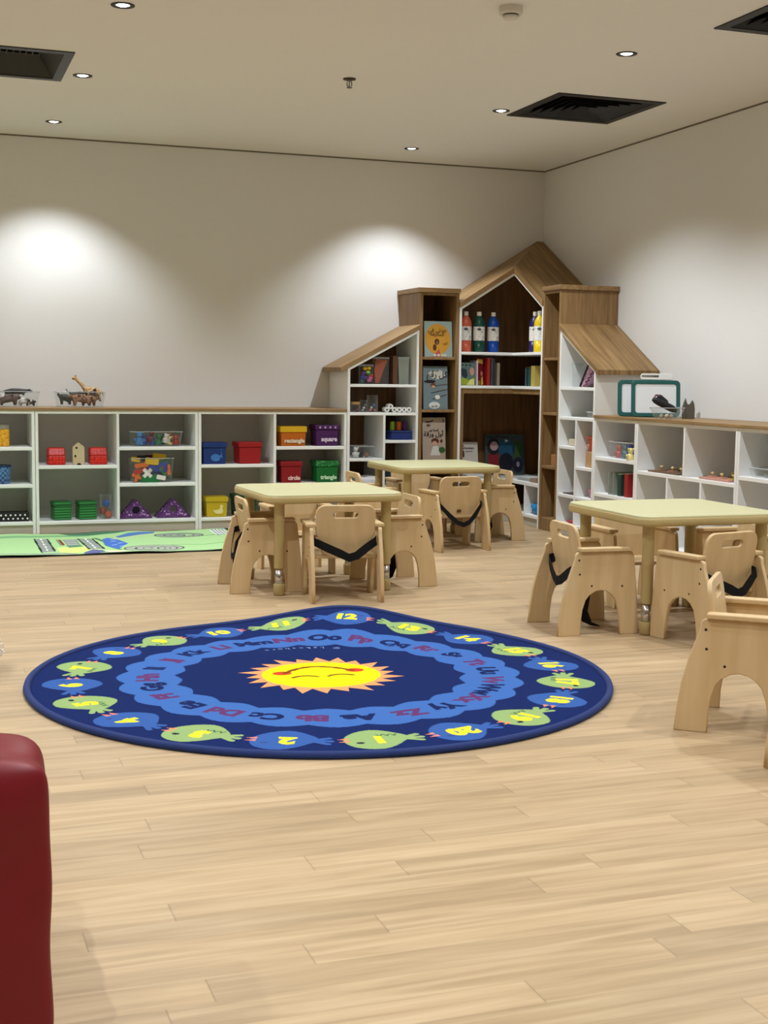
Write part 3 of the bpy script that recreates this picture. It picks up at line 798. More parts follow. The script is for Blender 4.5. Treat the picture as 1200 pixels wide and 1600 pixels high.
def make_mat():
    x0, x1, y0, y1 = -5.3, -2.63, -1.585, -.50
    t = empty('play_mat', (x0 + (x1 - x0) / 2, (y0 + y1) / 2, 0), 'light green play mat printed with roads and a pond, lying before the back cubbies', 'play mat')
    nu, nv = 540, 230
    A, B = np.meshgrid(np.linspace(y0, y1, nv), np.linspace(x0, x1, nu), indexing='ij'); X, Y = B.ravel(), A.ravel()
    edge = .012 * np.sin(X * 9) + .008 * np.sin(X * 23 + 1)
    Yw = Y + edge * np.clip((Y - (y0 + y1) / 2) / ((y1 - y0) / 2), -1, 1) * 1.0
    Z = .006 + .004 * (np.sin(X * 9 + 1) + 1) * (np.clip((Y - y0) / .2, 0, 1) * 0 + np.exp(-((Y - y0) / .12) ** 2) + np.exp(-((Y - y1) / .15) ** 2))
    P = Paint(X, Y, (164, 202, 142))
    G = (140, 148, 140); K = (36, 42, 38); Wh = (232, 236, 228)
    P.poly([(-5.3, -.62), (-3.6, -.60), (-3.6, -.69), (-5.3, -.70)], (122, 170, 122))
    P.poly([(-3.79, -.50), (-3.3, -.5), (-3.42, -.60), (-3.58, -.66), (-3.72, -.62)], (74, 116, 88))
    P.poly([(-3.86, -1.22), (-3.7, -1.2), (-3.61, -1.38), (-3.60, -1.50), (-3.87, -1.50)], (206, 222, 128))
    for q in ([(-3.96, -.76), (-3.88, -.78), (-3.89, -1.4), (-3.97, -1.44)], [(-3.69, -.8), (-3.6, -.82), (-3.59, -1.36), (-3.68, -1.36)]):
        P.poly(q, G); P.stroke(q[1:3], .012, K); P.stroke([q[0], q[3]], .012, K)
        m0 = ((q[0][0] + q[1][0]) / 2, q[0][1]); m1 = ((q[2][0] + q[3][0]) / 2, q[2][1])
        for i in range(5):
            a, b = i / 5, i / 5 + .12
            P.stroke([(m0[0] + (m1[0] - m0[0]) * a, m0[1] + (m1[1] - m0[1]) * a), (m0[0] + (m1[0] - m0[0]) * b, m0[1] + (m1[1] - m0[1]) * b)], .009, Wh)
    P.poly([(-3.79, -.84), (-3.7, -.83), (-3.71, -1.19), (-3.79, -1.23)], G)
    for yy in (-.9, -1.0, -1.1): P.stroke([(-3.78, yy), (-3.72, yy)], .008, Wh)
    P.poly([(-3.80, -1.14), (-3.71, -1.12), (-3.70, -1.22), (-3.79, -1.25)], (96, 140, 108))
    P.poly([(-3.82, -.83), (-3.80, -.84), (-3.80, -1.11), (-3.82, -1.13)], (126, 62, 52))
    P.stroke([(-3.83, -.83), (-3.83, -1.13)], .007, K)
    P.stroke([(-3.58, -.80), (-3.54, -1.0), (-3.55, -1.2), (-3.50, -1.4)], .03, (84, 128, 88))
    P.poly([(-3.54, -.87), (-3.50, -.80), (-3.46, -.86), (-3.44, -.93), (-3.41, -1.12), (-3.45, -1.22), (-3.50, -1.36), (-3.54, -1.3), (-3.56, -1.15)], (72, 112, 188))
    for p in ((-3.5, -1.0), (-3.47, -1.1), (-3.52, -1.18), (-3.48, -1.25), (-3.49, -.9)): P.stroke([p, (p[0] + .03, p[1] + .02)], .012, (190, 208, 232))
    P.poly([(-3.44, -.75), (-3.33, -.60), (-3.22, -.55), (-3.14, -.53), (-3.17, -.63), (-3.29, -.71), (-3.43, -.82)], (82, 120, 176))
    P.stroke([(-3.46, -.85), (-3.3, -.74), (-3.16, -.65)], .02, (206, 200, 150))
    P.poly([(-3.73, -1.50), (-3.66, -1.37), (-3.61, -1.41), (-3.60, -1.52), (-3.66, -1.58), (-3.73, -1.57)], (98, 104, 150))
    P.poly([(-3.6, -1.42), (-3.5, -1.45), (-3.45, -1.54), (-3.58, -1.56)], (214, 206, 176))
    def ring(cx, cy, a, b, w, col):
        pts = [(cx + a * math.cos(2 * PI * i / 50), cy + b * math.sin(2 * PI * i / 50)) for i in range(51)]
        P.stroke(pts, w + .02, K); P.stroke(pts, w, col)
    ring(-3.29, -1.39, .15, .12, .055, (160, 168, 152)); ring(-3.33, -1.38, .05, .05, .035, (176, 176, 170)); ring(-3.21, -1.40, .04, .05, .03, (176, 176, 170))
    ring(-3.02, -.76, .13, .09, .05, (140, 150, 138)); ring(-3.05, -.76, .05, .04, .03, (150, 158, 148))
    P.stroke([(-2.9, -.82), (-2.8, -.8), (-2.72, -.72)], .012, K)
    q = [(-2.77, -.54), (-2.65, -.53), (-2.67, -.75), (-2.77, -.84)]; P.poly(q, G)
    for i in range(5): P.stroke([(-2.765 + .024 * i, -.56), (-2.765 + .022 * i, -.78)], .009, Wh)
    P.stroke([(-3.15, -1.25), (-2.95, -1.28), (-2.8, -1.2), (-2.66, -1.22)], .03, (130, 178, 118))
    P.stroke([(-4.3, -1.50), (-4.12, -1.48), (-4.0, -1.52), (-3.85, -1.50), (-3.8, -1.54)], .055, (142, 150, 142))
    P.stroke([(-5.0, -.9), (-4.6, -1.0), (-4.4, -1.3)], .10, G)
    m = (Y < y0 + .022) | (X > x1 - .02) | (Y > y1 - .012); P.C[m, :3] = rgb(20, 22, 20)[:3]
    me = quads_mesh('play_mat', X, Yw, Z, nu, nv, False); P.store(me)
    me.transform(Matrix.Translation(-t.location))
    link('printed_top', me, vcol('play mat print', .7), t)
    MB().box(x0, x1, y0 - .0, y1, .0005, .005).build('underlay', plain('black foam', (22, 22, 22), .9), t, t.location)
make_mat()

# ------------------------------------------------------------------ red soft sofa and pale fringed pouf at the left edge
def soft_box(name, x0, x1, y0, y1, z0, z1, r, par, off, mat, seed):
    bm = bmesh.new(); bmesh.ops.create_cube(bm, size=1)
    bmesh.ops.subdivide_edges(bm, edges=bm.edges[:], cuts=11, use_grid_fill=True)
    rng = random.Random(seed); ph = [rng.uniform(0, 6) for _ in range(6)]
    sx, sy, sz = x1 - x0, y1 - y0, z1 - z0
    for v in bm.verts:
        p = Vector((v.co.x * sx, v.co.y * sy, v.co.z * sz)); c = Vector((max(-sx / 2 + r, min(sx / 2 - r, p.x)), max(-sy / 2 + r, min(sy / 2 - r, p.y)), max(-sz / 2 + r, min(sz / 2 - r, p.z))))
        d = p - c
        if d.length > 1e-6: p = c + d.normalized() * min(r, d.length)
        n = Vector((v.co.x, v.co.y, v.co.z)).normalized()
        w = .006 * max(0, p.z / sz + .1) * math.sin(p.x * 74 + p.z * 40 + ph[3]) + .006 * math.sin(p.x * 31 + ph[0]) * math.sin(p.z * 27 + ph[1]) + .005 * math.sin(p.y * 40 + p.x * 22 + ph[2])
        v.co = Vector(((x0 + x1) / 2, (y0 + y1) / 2, (z0 + z1) / 2)) + p + n * w
    for v in bm.verts:
        v.co.z = max(v.co.z, z0)
    me = bpy.data.meshes.new(name); bm.to_mesh(me); bm.free()
    me.polygons.foreach_set('use_smooth', [True] * len(me.polygons))
    o = link(name, me, mat, par, off)
    s = o.modifiers.new('sub', 'SUBSURF'); s.levels = 1; s.render_levels = 2
    return o
M_RED = plain('red vinyl', (112, 5, 18), 0.45, 0.08, 12, 0.4, bump=0.25)
t = empty('soft_sofa', (-4.95, -7.2, 0), 'red padded vinyl sofa at the bottom left corner, turned away from the camera', 'sofa')
soft_box('backrest', -5.45, -4.487, -7.56, -7.34, 0.03, .505, .030, t, t.location, M_RED, 3)
soft_box('seat', -5.42, -4.52, -7.335, -6.93, .03, .25, .04, t, t.location, M_RED, 5)
for xx in (-5.38, -4.56):
    for yy in (-7.50, -6.98): MB().lathe([(.02, 0), (.022, .035)], (xx, yy, 0), 14).build('foot', M_BLK, t, t.location)
M_CREAM = plain('cream yarn', (214, 200, 178), 0.95, 0.12, 160, 0.1)
t = empty('fringed_pouf', (-4.575, -4.60, 0), 'cream yarn pouf with curly fringe just peeking in at the left edge', 'pouf')
mb = MB().ball((-4.575, -4.60, .07), .17, (1, 1, .42), 20); mb.build('cushion', M_CREAM, t, t.location, smooth=True)
mb = MB()
for i in range(70):
    a = random.uniform(0, 2 * PI); z = random.uniform(.02, .11); r0 = .165 * math.sqrt(max(.05, 1 - ((z - .07) / .075) ** 2)); p = Vector((-4.575 + r0 * math.cos(a), -4.60 + r0 * math.sin(a), z))
    pts = []
    for k in range(7):
        q = 2 * PI * k / 6 + a; pts.append(p + Vector((math.cos(a) * .022 * (k / 6) + .010 * math.cos(q), math.sin(a) * .022 * (k / 6) + .010 * math.sin(q), .012 * math.sin(q * 1.3) - .004 * k / 6)))
    for q in pts: q.z = max(q.z, .004)
    mb.tube(pts, .0036, 5)
mb.build('fringe', plain('pale curly yarn', (226, 216, 200), 0.95, 0.15, 200, 0.1), t, t.location)

# ------------------------------------------------------------------ things on and in the shelves
def PL(name, c, **k): return plain(name, c, **k)
def box_on(name, label, cat, cx, cy, z, w, d, h, mat, rz=0.0, group=None, bevel=.003, lid=None, lidh=.03, lidmat=None, taper=0.0):
    """small carton standing on z; optional overhanging lid. returns the empty"""
    t = empty(name, (cx, cy, z), label, cat, group, rz)
    q = taper
    def ring(a, b, zz): return [(-a, -b, zz), (a, -b, zz), (a, b, zz), (-a, b, zz)]
    hh = h - (lidh if lid else 0)
    MB().hexa(ring(w / 2 - q, d / 2 - q, 0), ring(w / 2, d / 2, hh)).build('body', mat, t); bev(t.children[0], bevel)
    if lid:
        MB().box(-w / 2 - .007, w / 2 + .007, -d / 2 - .007, d / 2 + .007, hh + .0005, h).build('lid', lidmat or mat, t, None, bevel)
    return t
def front_text(t, s, size, x, z, d, mat, bold=.002):
    return txt(t, s, size, (x, -d / 2 - .0015, z), (1, 0, 0), (0, 0, 1), mat, 'lettering', None, bold)
M_CRM = PL('cream print', (226, 214, 190))
def pattern(name, c1, c2, kind='wave', scale=60.0, axis=2, rough=.6, thr=.5):
    if name in MATS: return MATS[name]
    m, nt, bs = newmat(name); N, L = nt.nodes, nt.links
    tc = N.new('ShaderNodeTexCoord')
    if kind == 'wave':
        w = N.new('ShaderNodeTexWave'); w.bands_direction = 'XYZ'[axis]; w.inputs['Scale'].default_value = scale
        L.new(tc.outputs['Object'], w.inputs['Vector']); f = w.outputs['Fac']
    elif kind == 'dots':
        w = N.new('ShaderNodeTexVoronoi'); w.inputs['Scale'].default_value = scale; w.inputs['Randomness'].default_value = 0.25 if thr > .47 else 0.9
        L.new(tc.outputs['Object'], w.inputs['Vector']); f = w.outputs['Distance']
    elif kind == 'check':
        w = N.new('ShaderNodeTexChecker'); w.inputs['Scale'].default_value = scale; L.new(tc.outputs['Object'], w.inputs['Vector']); f = w.outputs['Fac']
    else:
        w = N.new('ShaderNodeTexNoise'); w.inputs['Scale'].default_value = scale; L.new(tc.outputs['Object'], w.inputs['Vector']); f = w.outputs['Fac']
    cr = N.new('ShaderNodeValToRGB'); e = cr.color_ramp.elements
    e[0].position = max(0, thr - .06); e[1].position = min(1, thr + .06); e[0].color = rgb(*c1); e[1].color = rgb(*c2)
    L.new(f, cr.inputs['Fac']); L.new(cr.outputs['Color'], bs.inputs['Base Color']); bs.inputs['Roughness'].default_value = rough
    return m

# --- back wall cubbies, leftmost unit
t = empty('storage_jar', (-4.115, -.34, .585), 'yellow filled jar with grey lid on the upper shelf at the left edge', 'jar')
MB().lathe([(.036, 0), (.038, .01), (.038, .112), (.036, .118)], n=24).build('body', pattern('yellow crumbs', (222, 150, 20), (240, 190, 50), 'noise', 60), t, smooth=True)
MB().lathe([(.041, .118), (.041, .145), (.037, .149), (.001, .149)], n=24).build('lid', PL('grey lid', (150, 148, 142)), t)
t = empty('woven_basket', (-4.135, -.33, .336), 'blue woven basket on the middle shelf at the left edge', 'basket')
MB().lathe([(.058, 0), (.066, .10), (.066, .118), (.060, .118), (.054, .006), (.001, .006)], n=28).build('body', pattern('blue weave', (38, 82, 140), (104, 148, 196), 'check', 62), t, smooth=True)
MB().lathe([(.060, .110), (.069, .112), (.069, .122), (.060, .122)], n=28, cap=False).build('rim', PL('navy rim', (24, 48, 92)), t, smooth=True)
t = empty('polka_dot_box', (-4.085, -.33, .084), 'black storage box with white polka dots on the bottom shelf at the left edge', 'box')
MB().box(-.15, .125, -.06, .06, 0, .06).build('body', PL('black card', (18, 17, 18), rough=.6), t, None, .006)
mb = MB()
for i in range(9):
    for j in range(2):
        x = -.135 + i * .031 + (.015 if j else 0); z = .018 + j * .024
        if x < .118: mb.prism([(x + .0065 * math.cos(2 * PI * k / 14), -.0605, z + .0065 * math.sin(2 * PI * k / 14)) for k in range(14)], (0, -.0008, 0))
mb.build('dots', PL('white dots', (236, 234, 230)), t)

# --- second unit: red boxes, wooden house, green boxes, jar
M_REDP = pattern('red pebbled print', (222, 44, 30), (170, 18, 16), 'dots', 48, rough=.45, thr=.5)
for x, lb in ((-3.775, 'red patterned box left of the little wooden house'), (-3.497, 'red patterned box right of the little wooden house')):
    t = empty('pattern_box', (x, -.335, .460), lb, 'box', 'red patterned boxes in the cubby')
    MB().box(-.058, .058, -.058, .058, 0, .062).build('body', M_REDP, t, None, .008)
    MB().hexa([(-.060, -.060, .063), (.060, -.060, .063), (.060, .060, .063), (-.060, .060, .063)], [(-.054, -.035, .114), (.054, -.035, .114), (.054, .058, .114), (-.054, .058, .114)]).build('lid', M_REDP, t, None, .008)
t = empty('wooden_house', (-3.633, -.40, .4595), 'small unpainted wooden toy house standing between the two red boxes', 'toy house')
me = plate([[(-.039, 0), (.039, 0), (.039, .122), (0, .152), (-.039, .122)]], .03, .002); orient(me, (0, 0, 0), (1, 0, 0), (0, 0, 1)); link('body', me, PL('pale toy wood', (206, 188, 150)), t)
for nm, cx, cz, w, h in (('window', -.014, .116, .013, .013), ('window', -.022, .060, .011, .016)):
    MB().box(cx - w / 2, cx + w / 2, -.0158, -.0148, cz - h / 2, cz + h / 2).build(nm, M_BLK, t)
MB().prism([(.002 + .014 * math.cos(PI * k / 10), -.0158, .013 * math.sin(PI * k / 10) + .0005) for k in range(11)], (0, .001, 0)).build('door', M_BLK, t)
M_GRN = pattern('green ribbed print', (10, 92, 34), (70, 168, 88), 'wave', 18, 2, .5, .86)
for x, lb in ((-3.745, 'green ribbed box on the bottom shelf, left one of the pair'), (-3.578, 'green ribbed box on the bottom shelf, beside the clear jar')):
    t = empty('ribbed_box', (x, -.325, .084), lb, 'box', 'green ribbed boxes on the bottom shelf', R(8))
    MB().box(-.058, .058, -.058, .058, 0, .096).build('body', M_GRN, t, None, .006)
    MB().box(-.061, .061, -.061, .061, .0965, .126).build('lid', M_GRN, t, None, .006)
def clear_jar(x, y, z, r, h, label, cat='jar', lid=None, name='clear_jar', group=None):
    t = empty(name, (x, y, z), label, cat, group)
    MB().lathe([(r * .9, 0), (r, .006), (r, h)], n=24, cap=False).build('wall', M_CLEAR, t, smooth=True)
    MB().lathe([(r * .9, .0005), (.0005, .0005)], n=24, cap=False).build('base', M_CLEAR, t)
    if lid: MB().lathe([(r * 1.04, h), (r * 1.04, h + .02), (.001, h + .02)], n=24).build('lid', lid, t)
    else: MB().lathe([(r, h - .004), (r * 1.04, h - .004), (r * 1.04, h + .003), (r, h + .003)], n=24, cap=False).build('rim', M_CLEAR, t, smooth=True)
    return t
clear_jar(-3.446, -.33, .0835, .040, .165, 'tall clear jar of balls at the right end of the bottom shelf')
def ball(name, label, c, r, mat, group=None, sc=(1, 1, 1), cat='ball'):
    o = MB().ball((0, 0, 0), r, sc, 14).build(name, mat, None, None, smooth=True); o.location = c
    return tag(o, label, cat, group)
ball('toy_ball', 'blue ball on top inside the tall clear jar', (-3.442, -.345, .190), .025, PL('toy blue', (38, 92, 170)))
ball('toy_ball', 'orange ball low inside the tall clear jar', (-3.428, -.335, .112), .024, PL('toy orange', (214, 96, 52)))
ball('toy_ball', 'brick red ball inside the tall clear jar, left side', (-3.463, -.325, .138), .023, PL('toy brick', (170, 64, 44)))
# --- clear tubs
def clear_tub(x, y, z, w, d, h, label, flare=.015, name='clear_tub', rz=0, group=None):
    t = empty(name, (x, y, z), label, 'tub', group, rz)
    def rr_(f, zz): return [Vector((p[0], p[1], zz)) for p in rrect(0, 0, w - 2 * flare + 2 * flare * f, d - 2 * flare + 2 * flare * f, .018, 4)]
    mb = MB(); rings = [[mb.bm.verts.new(p) for p in rr_(f, zz)] for f, zz in ((0, .001), (1, h))]
    n = len(rings[0])
    mb.face(rings[0])
    for i in range(n): mb.face([rings[0][i], rings[0][(i + 1) % n], rings[1][(i + 1) % n], rings[1][i]])
    mb.build('bin', M_CLEAR, t, smooth=False)
    mb = MB(); mb.tube([Vector((p[0], p[1], h)) for p in rrect(0, 0, w + .004, d + .004, .02, 4)], .0032, 6, True); mb.build('rim', clear('clear rim', (226, 228, 228), .38), t, smooth=True)
    return t
clear_tub(-3.10, -.32, .582, .36, .17, .100, 'shallow clear tub of small figures on the upper shelf above the block tub')
clear_tub(-3.135, -.32, .334, .30, .19, .165, 'deep clear tub heaped with colourful plastic pieces on the middle shelf')
TOYC = {'yellow': (232, 184, 30), 'orange': (230, 110, 34), 'red': (196, 44, 34), 'blue': (50, 68, 150), 'navy': (36, 44, 92), 'green': (34, 118, 66), 'teal': (32, 104, 110), 'white': (226, 222, 216), 'purple': (92, 48, 120), 'maroon': (110, 26, 34), 'sky blue': (70, 130, 190), 'pale yellow': (230, 216, 140), 'brown': (120, 72, 44), 'black': (24, 24, 28), 'pink': (214, 96, 150), 'lime': (150, 196, 60)}
def toymat(c): return plain('toy ' + c + ' plastic', TOYC[c], .4, .05)
def puzzle_piece(col, x, y, z, s, rot, label, shape, group='plastic pieces in the deep clear tub'):
    """chunky connecting piece: bar with two knobs / a cross / a slab"""
    if shape == 'bone':
        poly = []
        for cx, a0 in ((.6, -130), (-.6, 50)):
            for i in range(9):
                a = R(a0 + 260 * i / 8); poly.append((cx * s + .36 * s * math.cos(a), .36 * s * math.sin(a)))
    elif shape == 'cross':
        a, b = .32 * s, 1.0 * s; poly = [(a, a), (a, b), (-a, b), (-a, a), (-b, a), (-b, -a), (-a, -a), (-a, -b), (a, -b), (a, -a), (b, -a), (b, a)]
    else:
        poly = rrect(0, 0, 2.2 * s, 1.1 * s, .25 * s, 3)
    me = plate([poly], .014, .003)
    o = link('plastic_piece', me, toymat(col)); o.location = (x, y, z); o.rotation_euler = rot
    return tag(o, label, 'toy piece', group)
pieces = [
 ('yellow', -3.245, -.385, .490, .026, (1.2, .2, .3), 'yellow upright bar at the left top of the heap in the deep clear tub', 'slab'),
 ('black', -3.200, -.36, .500, .026, (1.4, 0, .2), 'black piece on top of the heap in the deep clear tub', 'slab'),
 ('yellow', -3.135, -.392, .478, .036, (1.35, .1, -.05), 'wide yellow slab at the top front of the heap in the deep clear tub', 'slab'),
 ('yellow', -3.075, -.34, .503, .036, (1.2, .12, 0), 'long yellow piece along the top back of the heap in the deep clear tub', 'slab'),
 ('maroon', -3.130, -.30, .505, .036, (.6, 0, .3), 'dark maroon piece at the very top of the heap in the deep clear tub', 'bone'),
 ('orange', -3.205, -.393, .452, .044, (1.45, -.18, .05), 'long orange piece across the left of the heap in the deep clear tub', 'bone'),
 ('red', -3.215, -.393, .412, .042, (1.5, -.3, 0), 'red piece under the orange one in the deep clear tub', 'bone'),
 ('orange', -3.238, -.392, .374, .030, (1.5, .4, .1), 'orange piece low at the left end of the deep clear tub', 'cross'),
 ('white', -3.168, -.400, .398, .032, (1.5, .8, .05), 'white notched piece at the front of the deep clear tub', 'cross'),
 ('blue', -3.095, -.392, .440, .050, (1.5, .1, -.04), 'large blue slab in the middle of the deep clear tub', 'slab'),
 ('navy', -3.110, -.385, .392, .044, (1.5, .3, .05), 'navy slab in the lower middle of the deep clear tub', 'slab'),
 ('green', -3.060, -.395, .405, .034, (1.5, 1.0, 0), 'green piece right of centre in the deep clear tub', 'bone'),
 ('teal', -3.045, -.38, .462, .030, (1.4, .5, .2), 'teal piece near the right top of the deep clear tub', 'cross'),
 ('green', -3.150, -.398, .357, .046, (1.52, 0, 0), 'green bar along the bottom of the deep clear tub', 'slab'),
 ('white', -3.075, -.402, .366, .024, (1.5, .2, 0), 'small white piece at the bottom right of the deep clear tub', 'slab'),
 ('orange', -3.020, -.392, .418, .034, (1.5, 1.5, 0), 'upright orange piece at the right end of the deep clear tub', 'bone'),
 ('red', -3.045, -.394, .430, .020, (1.5, .2, 0), 'small red piece beside the upright orange one in the deep clear tub', 'cross'),
]
for c, x, y, z, s, r, lb, sh in pieces: puzzle_piece(c, x, y, z, s * 1.2, r, lb, sh)
def figure(col, x, y, z, h, label, group, tilt=0.0, cat='toy figure'):
    """small chunky figure: body, head, two feet in one lathe-like mesh"""
    mb = MB(); mb.lathe([(.30 * h, 0), (.34 * h, .06 * h), (.26 * h, .42 * h), (.14 * h, .58 * h)], n=14)
    mb.ball((0, 0, .76 * h), .24 * h, n=12)
    for s in (-1, 1): mb.ball((s * .22 * h, -.1 * h, .92 * h), .09 * h, n=8); mb.ball((s * .32 * h, -.06 * h, .36 * h), .10 * h, (1, 1, 1.5), n=8)
    o = mb.build('toy_figure', toymat(col) if isinstance(col, str) else col, None, None, smooth=True); o.location = (x, y, z); o.rotation_euler = (0, tilt * .35, random.uniform(-.4, .4))
    return tag(o, label, cat, group)
for c, x, dz, h, tl in (('sky blue', -3.212, 0, .078, .1), ('blue', -3.175, 0, .060, -.3), ('maroon', -3.135, .02, .062, .3), ('blue', -3.122, 0, .044, 0), ('green', -3.085, 0, .062, .4), ('black', -3.058, 0, .06, -.2), ('white', -3.035, .012, .056, .5), ('pale yellow', -3.005, 0, .052, .3), ('brown', -2.985, .016, .06, -.4), ('red', -2.962, 0, .055, .2)):
    nm = {'blue': {-3.175: 'taller blue', -3.122: 'shorter blue'}.get(x, 'blue')}.get(c, c)
    figure(c, x, -.335 + random.uniform(-.012, .012), .590 + dz, h * 1.18, nm + ' toy figure in the shallow clear tub on the upper shelf', 'toy figures in the shallow clear tub', tl)
# --- purple dotted triangles
M_PURD = pattern('purple dotted print', (196, 164, 206), (94, 42, 112), 'dots', 56, rough=.6, thr=.36)
M_PUR = PL('purple card', (78, 30, 96))
for x, w, hx_, hz_, lb, hm in ((-3.245, .216, .0, .056, 'purple dotted triangle box with a dark round hole, left one', (14, 18, 40)), (-2.985, .235, .0, .058, 'purple dotted triangle box with a grey crescent hole, right one', (112, 104, 112))):
    t = empty('triangle_box', (x, -.33, .084), lb, 'box', 'purple triangle boxes on the bottom shelf')
    me = plate([[(-w / 2, 0), (w / 2, 0), (w / 2 - .004, .010), (.008, .126), (-.008, .126), (-w / 2 + .004, .010)], [(hx_ + .026 * math.cos(q), hz_ + .026 * math.sin(q)) for q in [2 * PI * i / 24 for i in range(24)]]], .11, .003)
    orient(me, (0, 0, 0), (1, 0, 0), (0, 0, 1)); link('body', me, M_PURD, t)
    me = plate([[(hx_ + .030 * math.cos(q), hz_ + .030 * math.sin(q)) for q in [2 * PI * i / 24 for i in range(24)]]], .06, 0); orient(me, (0, .0, 0), (1, 0, 0), (0, 0, 1)); link('hole_lining', me, PL('hole %d' % hm[0], hm), t)
    mb = MB()
    for a, b in (((-w / 2, .004), (0, .130)), ((0, .130), (w / 2, .004)), ((-w / 2, .004), (w / 2, .004))):
        mb.tube([(a[0], -.055, a[1]), (b[0], -.055, b[1])], .0045, 6)
    mb.build('edge_trim', M_PUR, t)
# --- third unit: lidded boxes
def lidded(x, z, w, h, body, lid, label, rz=0.0, d=.15, lidh=.034):
    return box_on('lidded_box', label, 'box', x, -.335, z, w, d, h, body, rz, 'lidded cardboard boxes in the cubbies', .003, True, lidh, lid, .004)
M_BLU = PL('blue card', (20, 52, 118)); M_RDC = PL('red card', (158, 20, 26)); M_YEL = PL('yellow card', (196, 170, 24)); M_DGN = PL('dark green card', (18, 66, 42)); M_ORC = PL('orange card', (196, 104, 18)); M_YLD = PL('golden yellow lid', (222, 176, 20)); M_PRC = PL('violet card', (72, 24, 88)); M_CRC = PL('crimson card', (142, 18, 28)); M_GRC = PL('green card', (12, 108, 46))
t = lidded(-2.70, .4555, .160, .150, M_BLU, M_BLU, 'blue lidded box with a pale blue fish, left of the plain red one')
me = plate([[(.034 * math.cos(q) - .006, .026 * math.sin(q)) for q in [2 * PI * i / 24 for i in range(24)]]], .001); orient(me, (.012, -.0765, .045), (1, 0, 0), (0, 0, 1)); o = link('fish_motif', me, PL('fish blue', (60, 118, 190)), t)
me = plate([[(0, 0), (.022, .016), (.022, -.016)]], .001); orient(me, (.032, -.0765, .052), (1, .0, .3), (-.3, 0, 1)); link('fish_tail', me, PL('fish blue', (60, 118, 190)), t)
for i in range(3): o = MB().prism([(.046 + .004 * math.cos(q), -.0765, .075 + .014 * i + .004 * math.sin(q)) for q in [2 * PI * k / 10 for k in range(10)]], (0, -.0006, 0)).build('bubble', PL('fish blue', (60, 118, 190)), t)
t = lidded(-2.45, .4555, .160, .152, M_RDC, M_RDC, 'plain red lidded box beside the blue one with the fish', R(4))
t = lidded(-2.684, .084, .148, .140, M_YEL, M_YEL, 'yellow lidded box with a white duck on the bottom shelf')
def duck(s): return [(x * s, y * s) for x, y in ((-.5, .12), (-.34, .02), (-.1, .06), (.12, .12), (.2, .3), (.16, .46), (.26, .56), (.40, .54), (.46, .44), (.60, .40), (.46, .34), (.42, .2), (.50, .02), (.46, -.2), (.28, -.34), (-.1, -.36), (-.34, -.22), (-.46, -.04))]
me = plate([duck(.072)], .001); orient(me, (.008, -.0765, .046), (1, 0, 0), (0, 0, 1)); link('duck_motif', me, PL('duck cream', (226, 216, 150)), t)
lidded(-2.475, .084, .155, .152, M_DGN, M_DGN, 'dark green lidded box behind the left table, mostly hidden by a chair')
t = lidded(-2.130, .5785, .182, .140, M_ORC, M_YLD, 'orange lidded box with yellow lid reading rectangle', 0, .15, .042); front_text(t, 'rectangle', .040, .006, .038, .158, M_CRM)
t = lidded(-1.880, .5785, .165, .150, M_PRC, M_PRC, 'purple lidded box reading square, next to the orange one'); front_text(t, 'square', .044, .014, .048, .158, PL('pale lilac print', (226, 206, 230)))
mb = MB()
for i in range(4): mb.prism([(-.055 + .038 * i + .007 * math.cos(q), -.0835, .133 + .007 * math.sin(q)) for q in [2 * PI * k / 10 for k in range(10)]], (0, -.0007, 0))
mb.build('lid_dots', PL('lid dots lilac', (206, 180, 214)), t)
t = lidded(-2.140, .3165, .146, .152, M_CRC, M_CRC, 'crimson lidded box reading circle, below the orange one', R(-3)); front_text(t, 'circle', .040, .018, .034, .158, PL('pale pink print', (230, 190, 186)))
t = lidded(-1.876, .3165, .160, .154, M_GRC, pattern('green triangle lid print', (10, 100, 44), (70, 176, 92), 'noise', 90, thr=.60), 'green lidded box reading triangle, on the shelf below the purple one', 0, .15, .040); front_text(t, 'triangle', .040, .008, .036, .158, PL('pale green print', (190, 226, 186)))

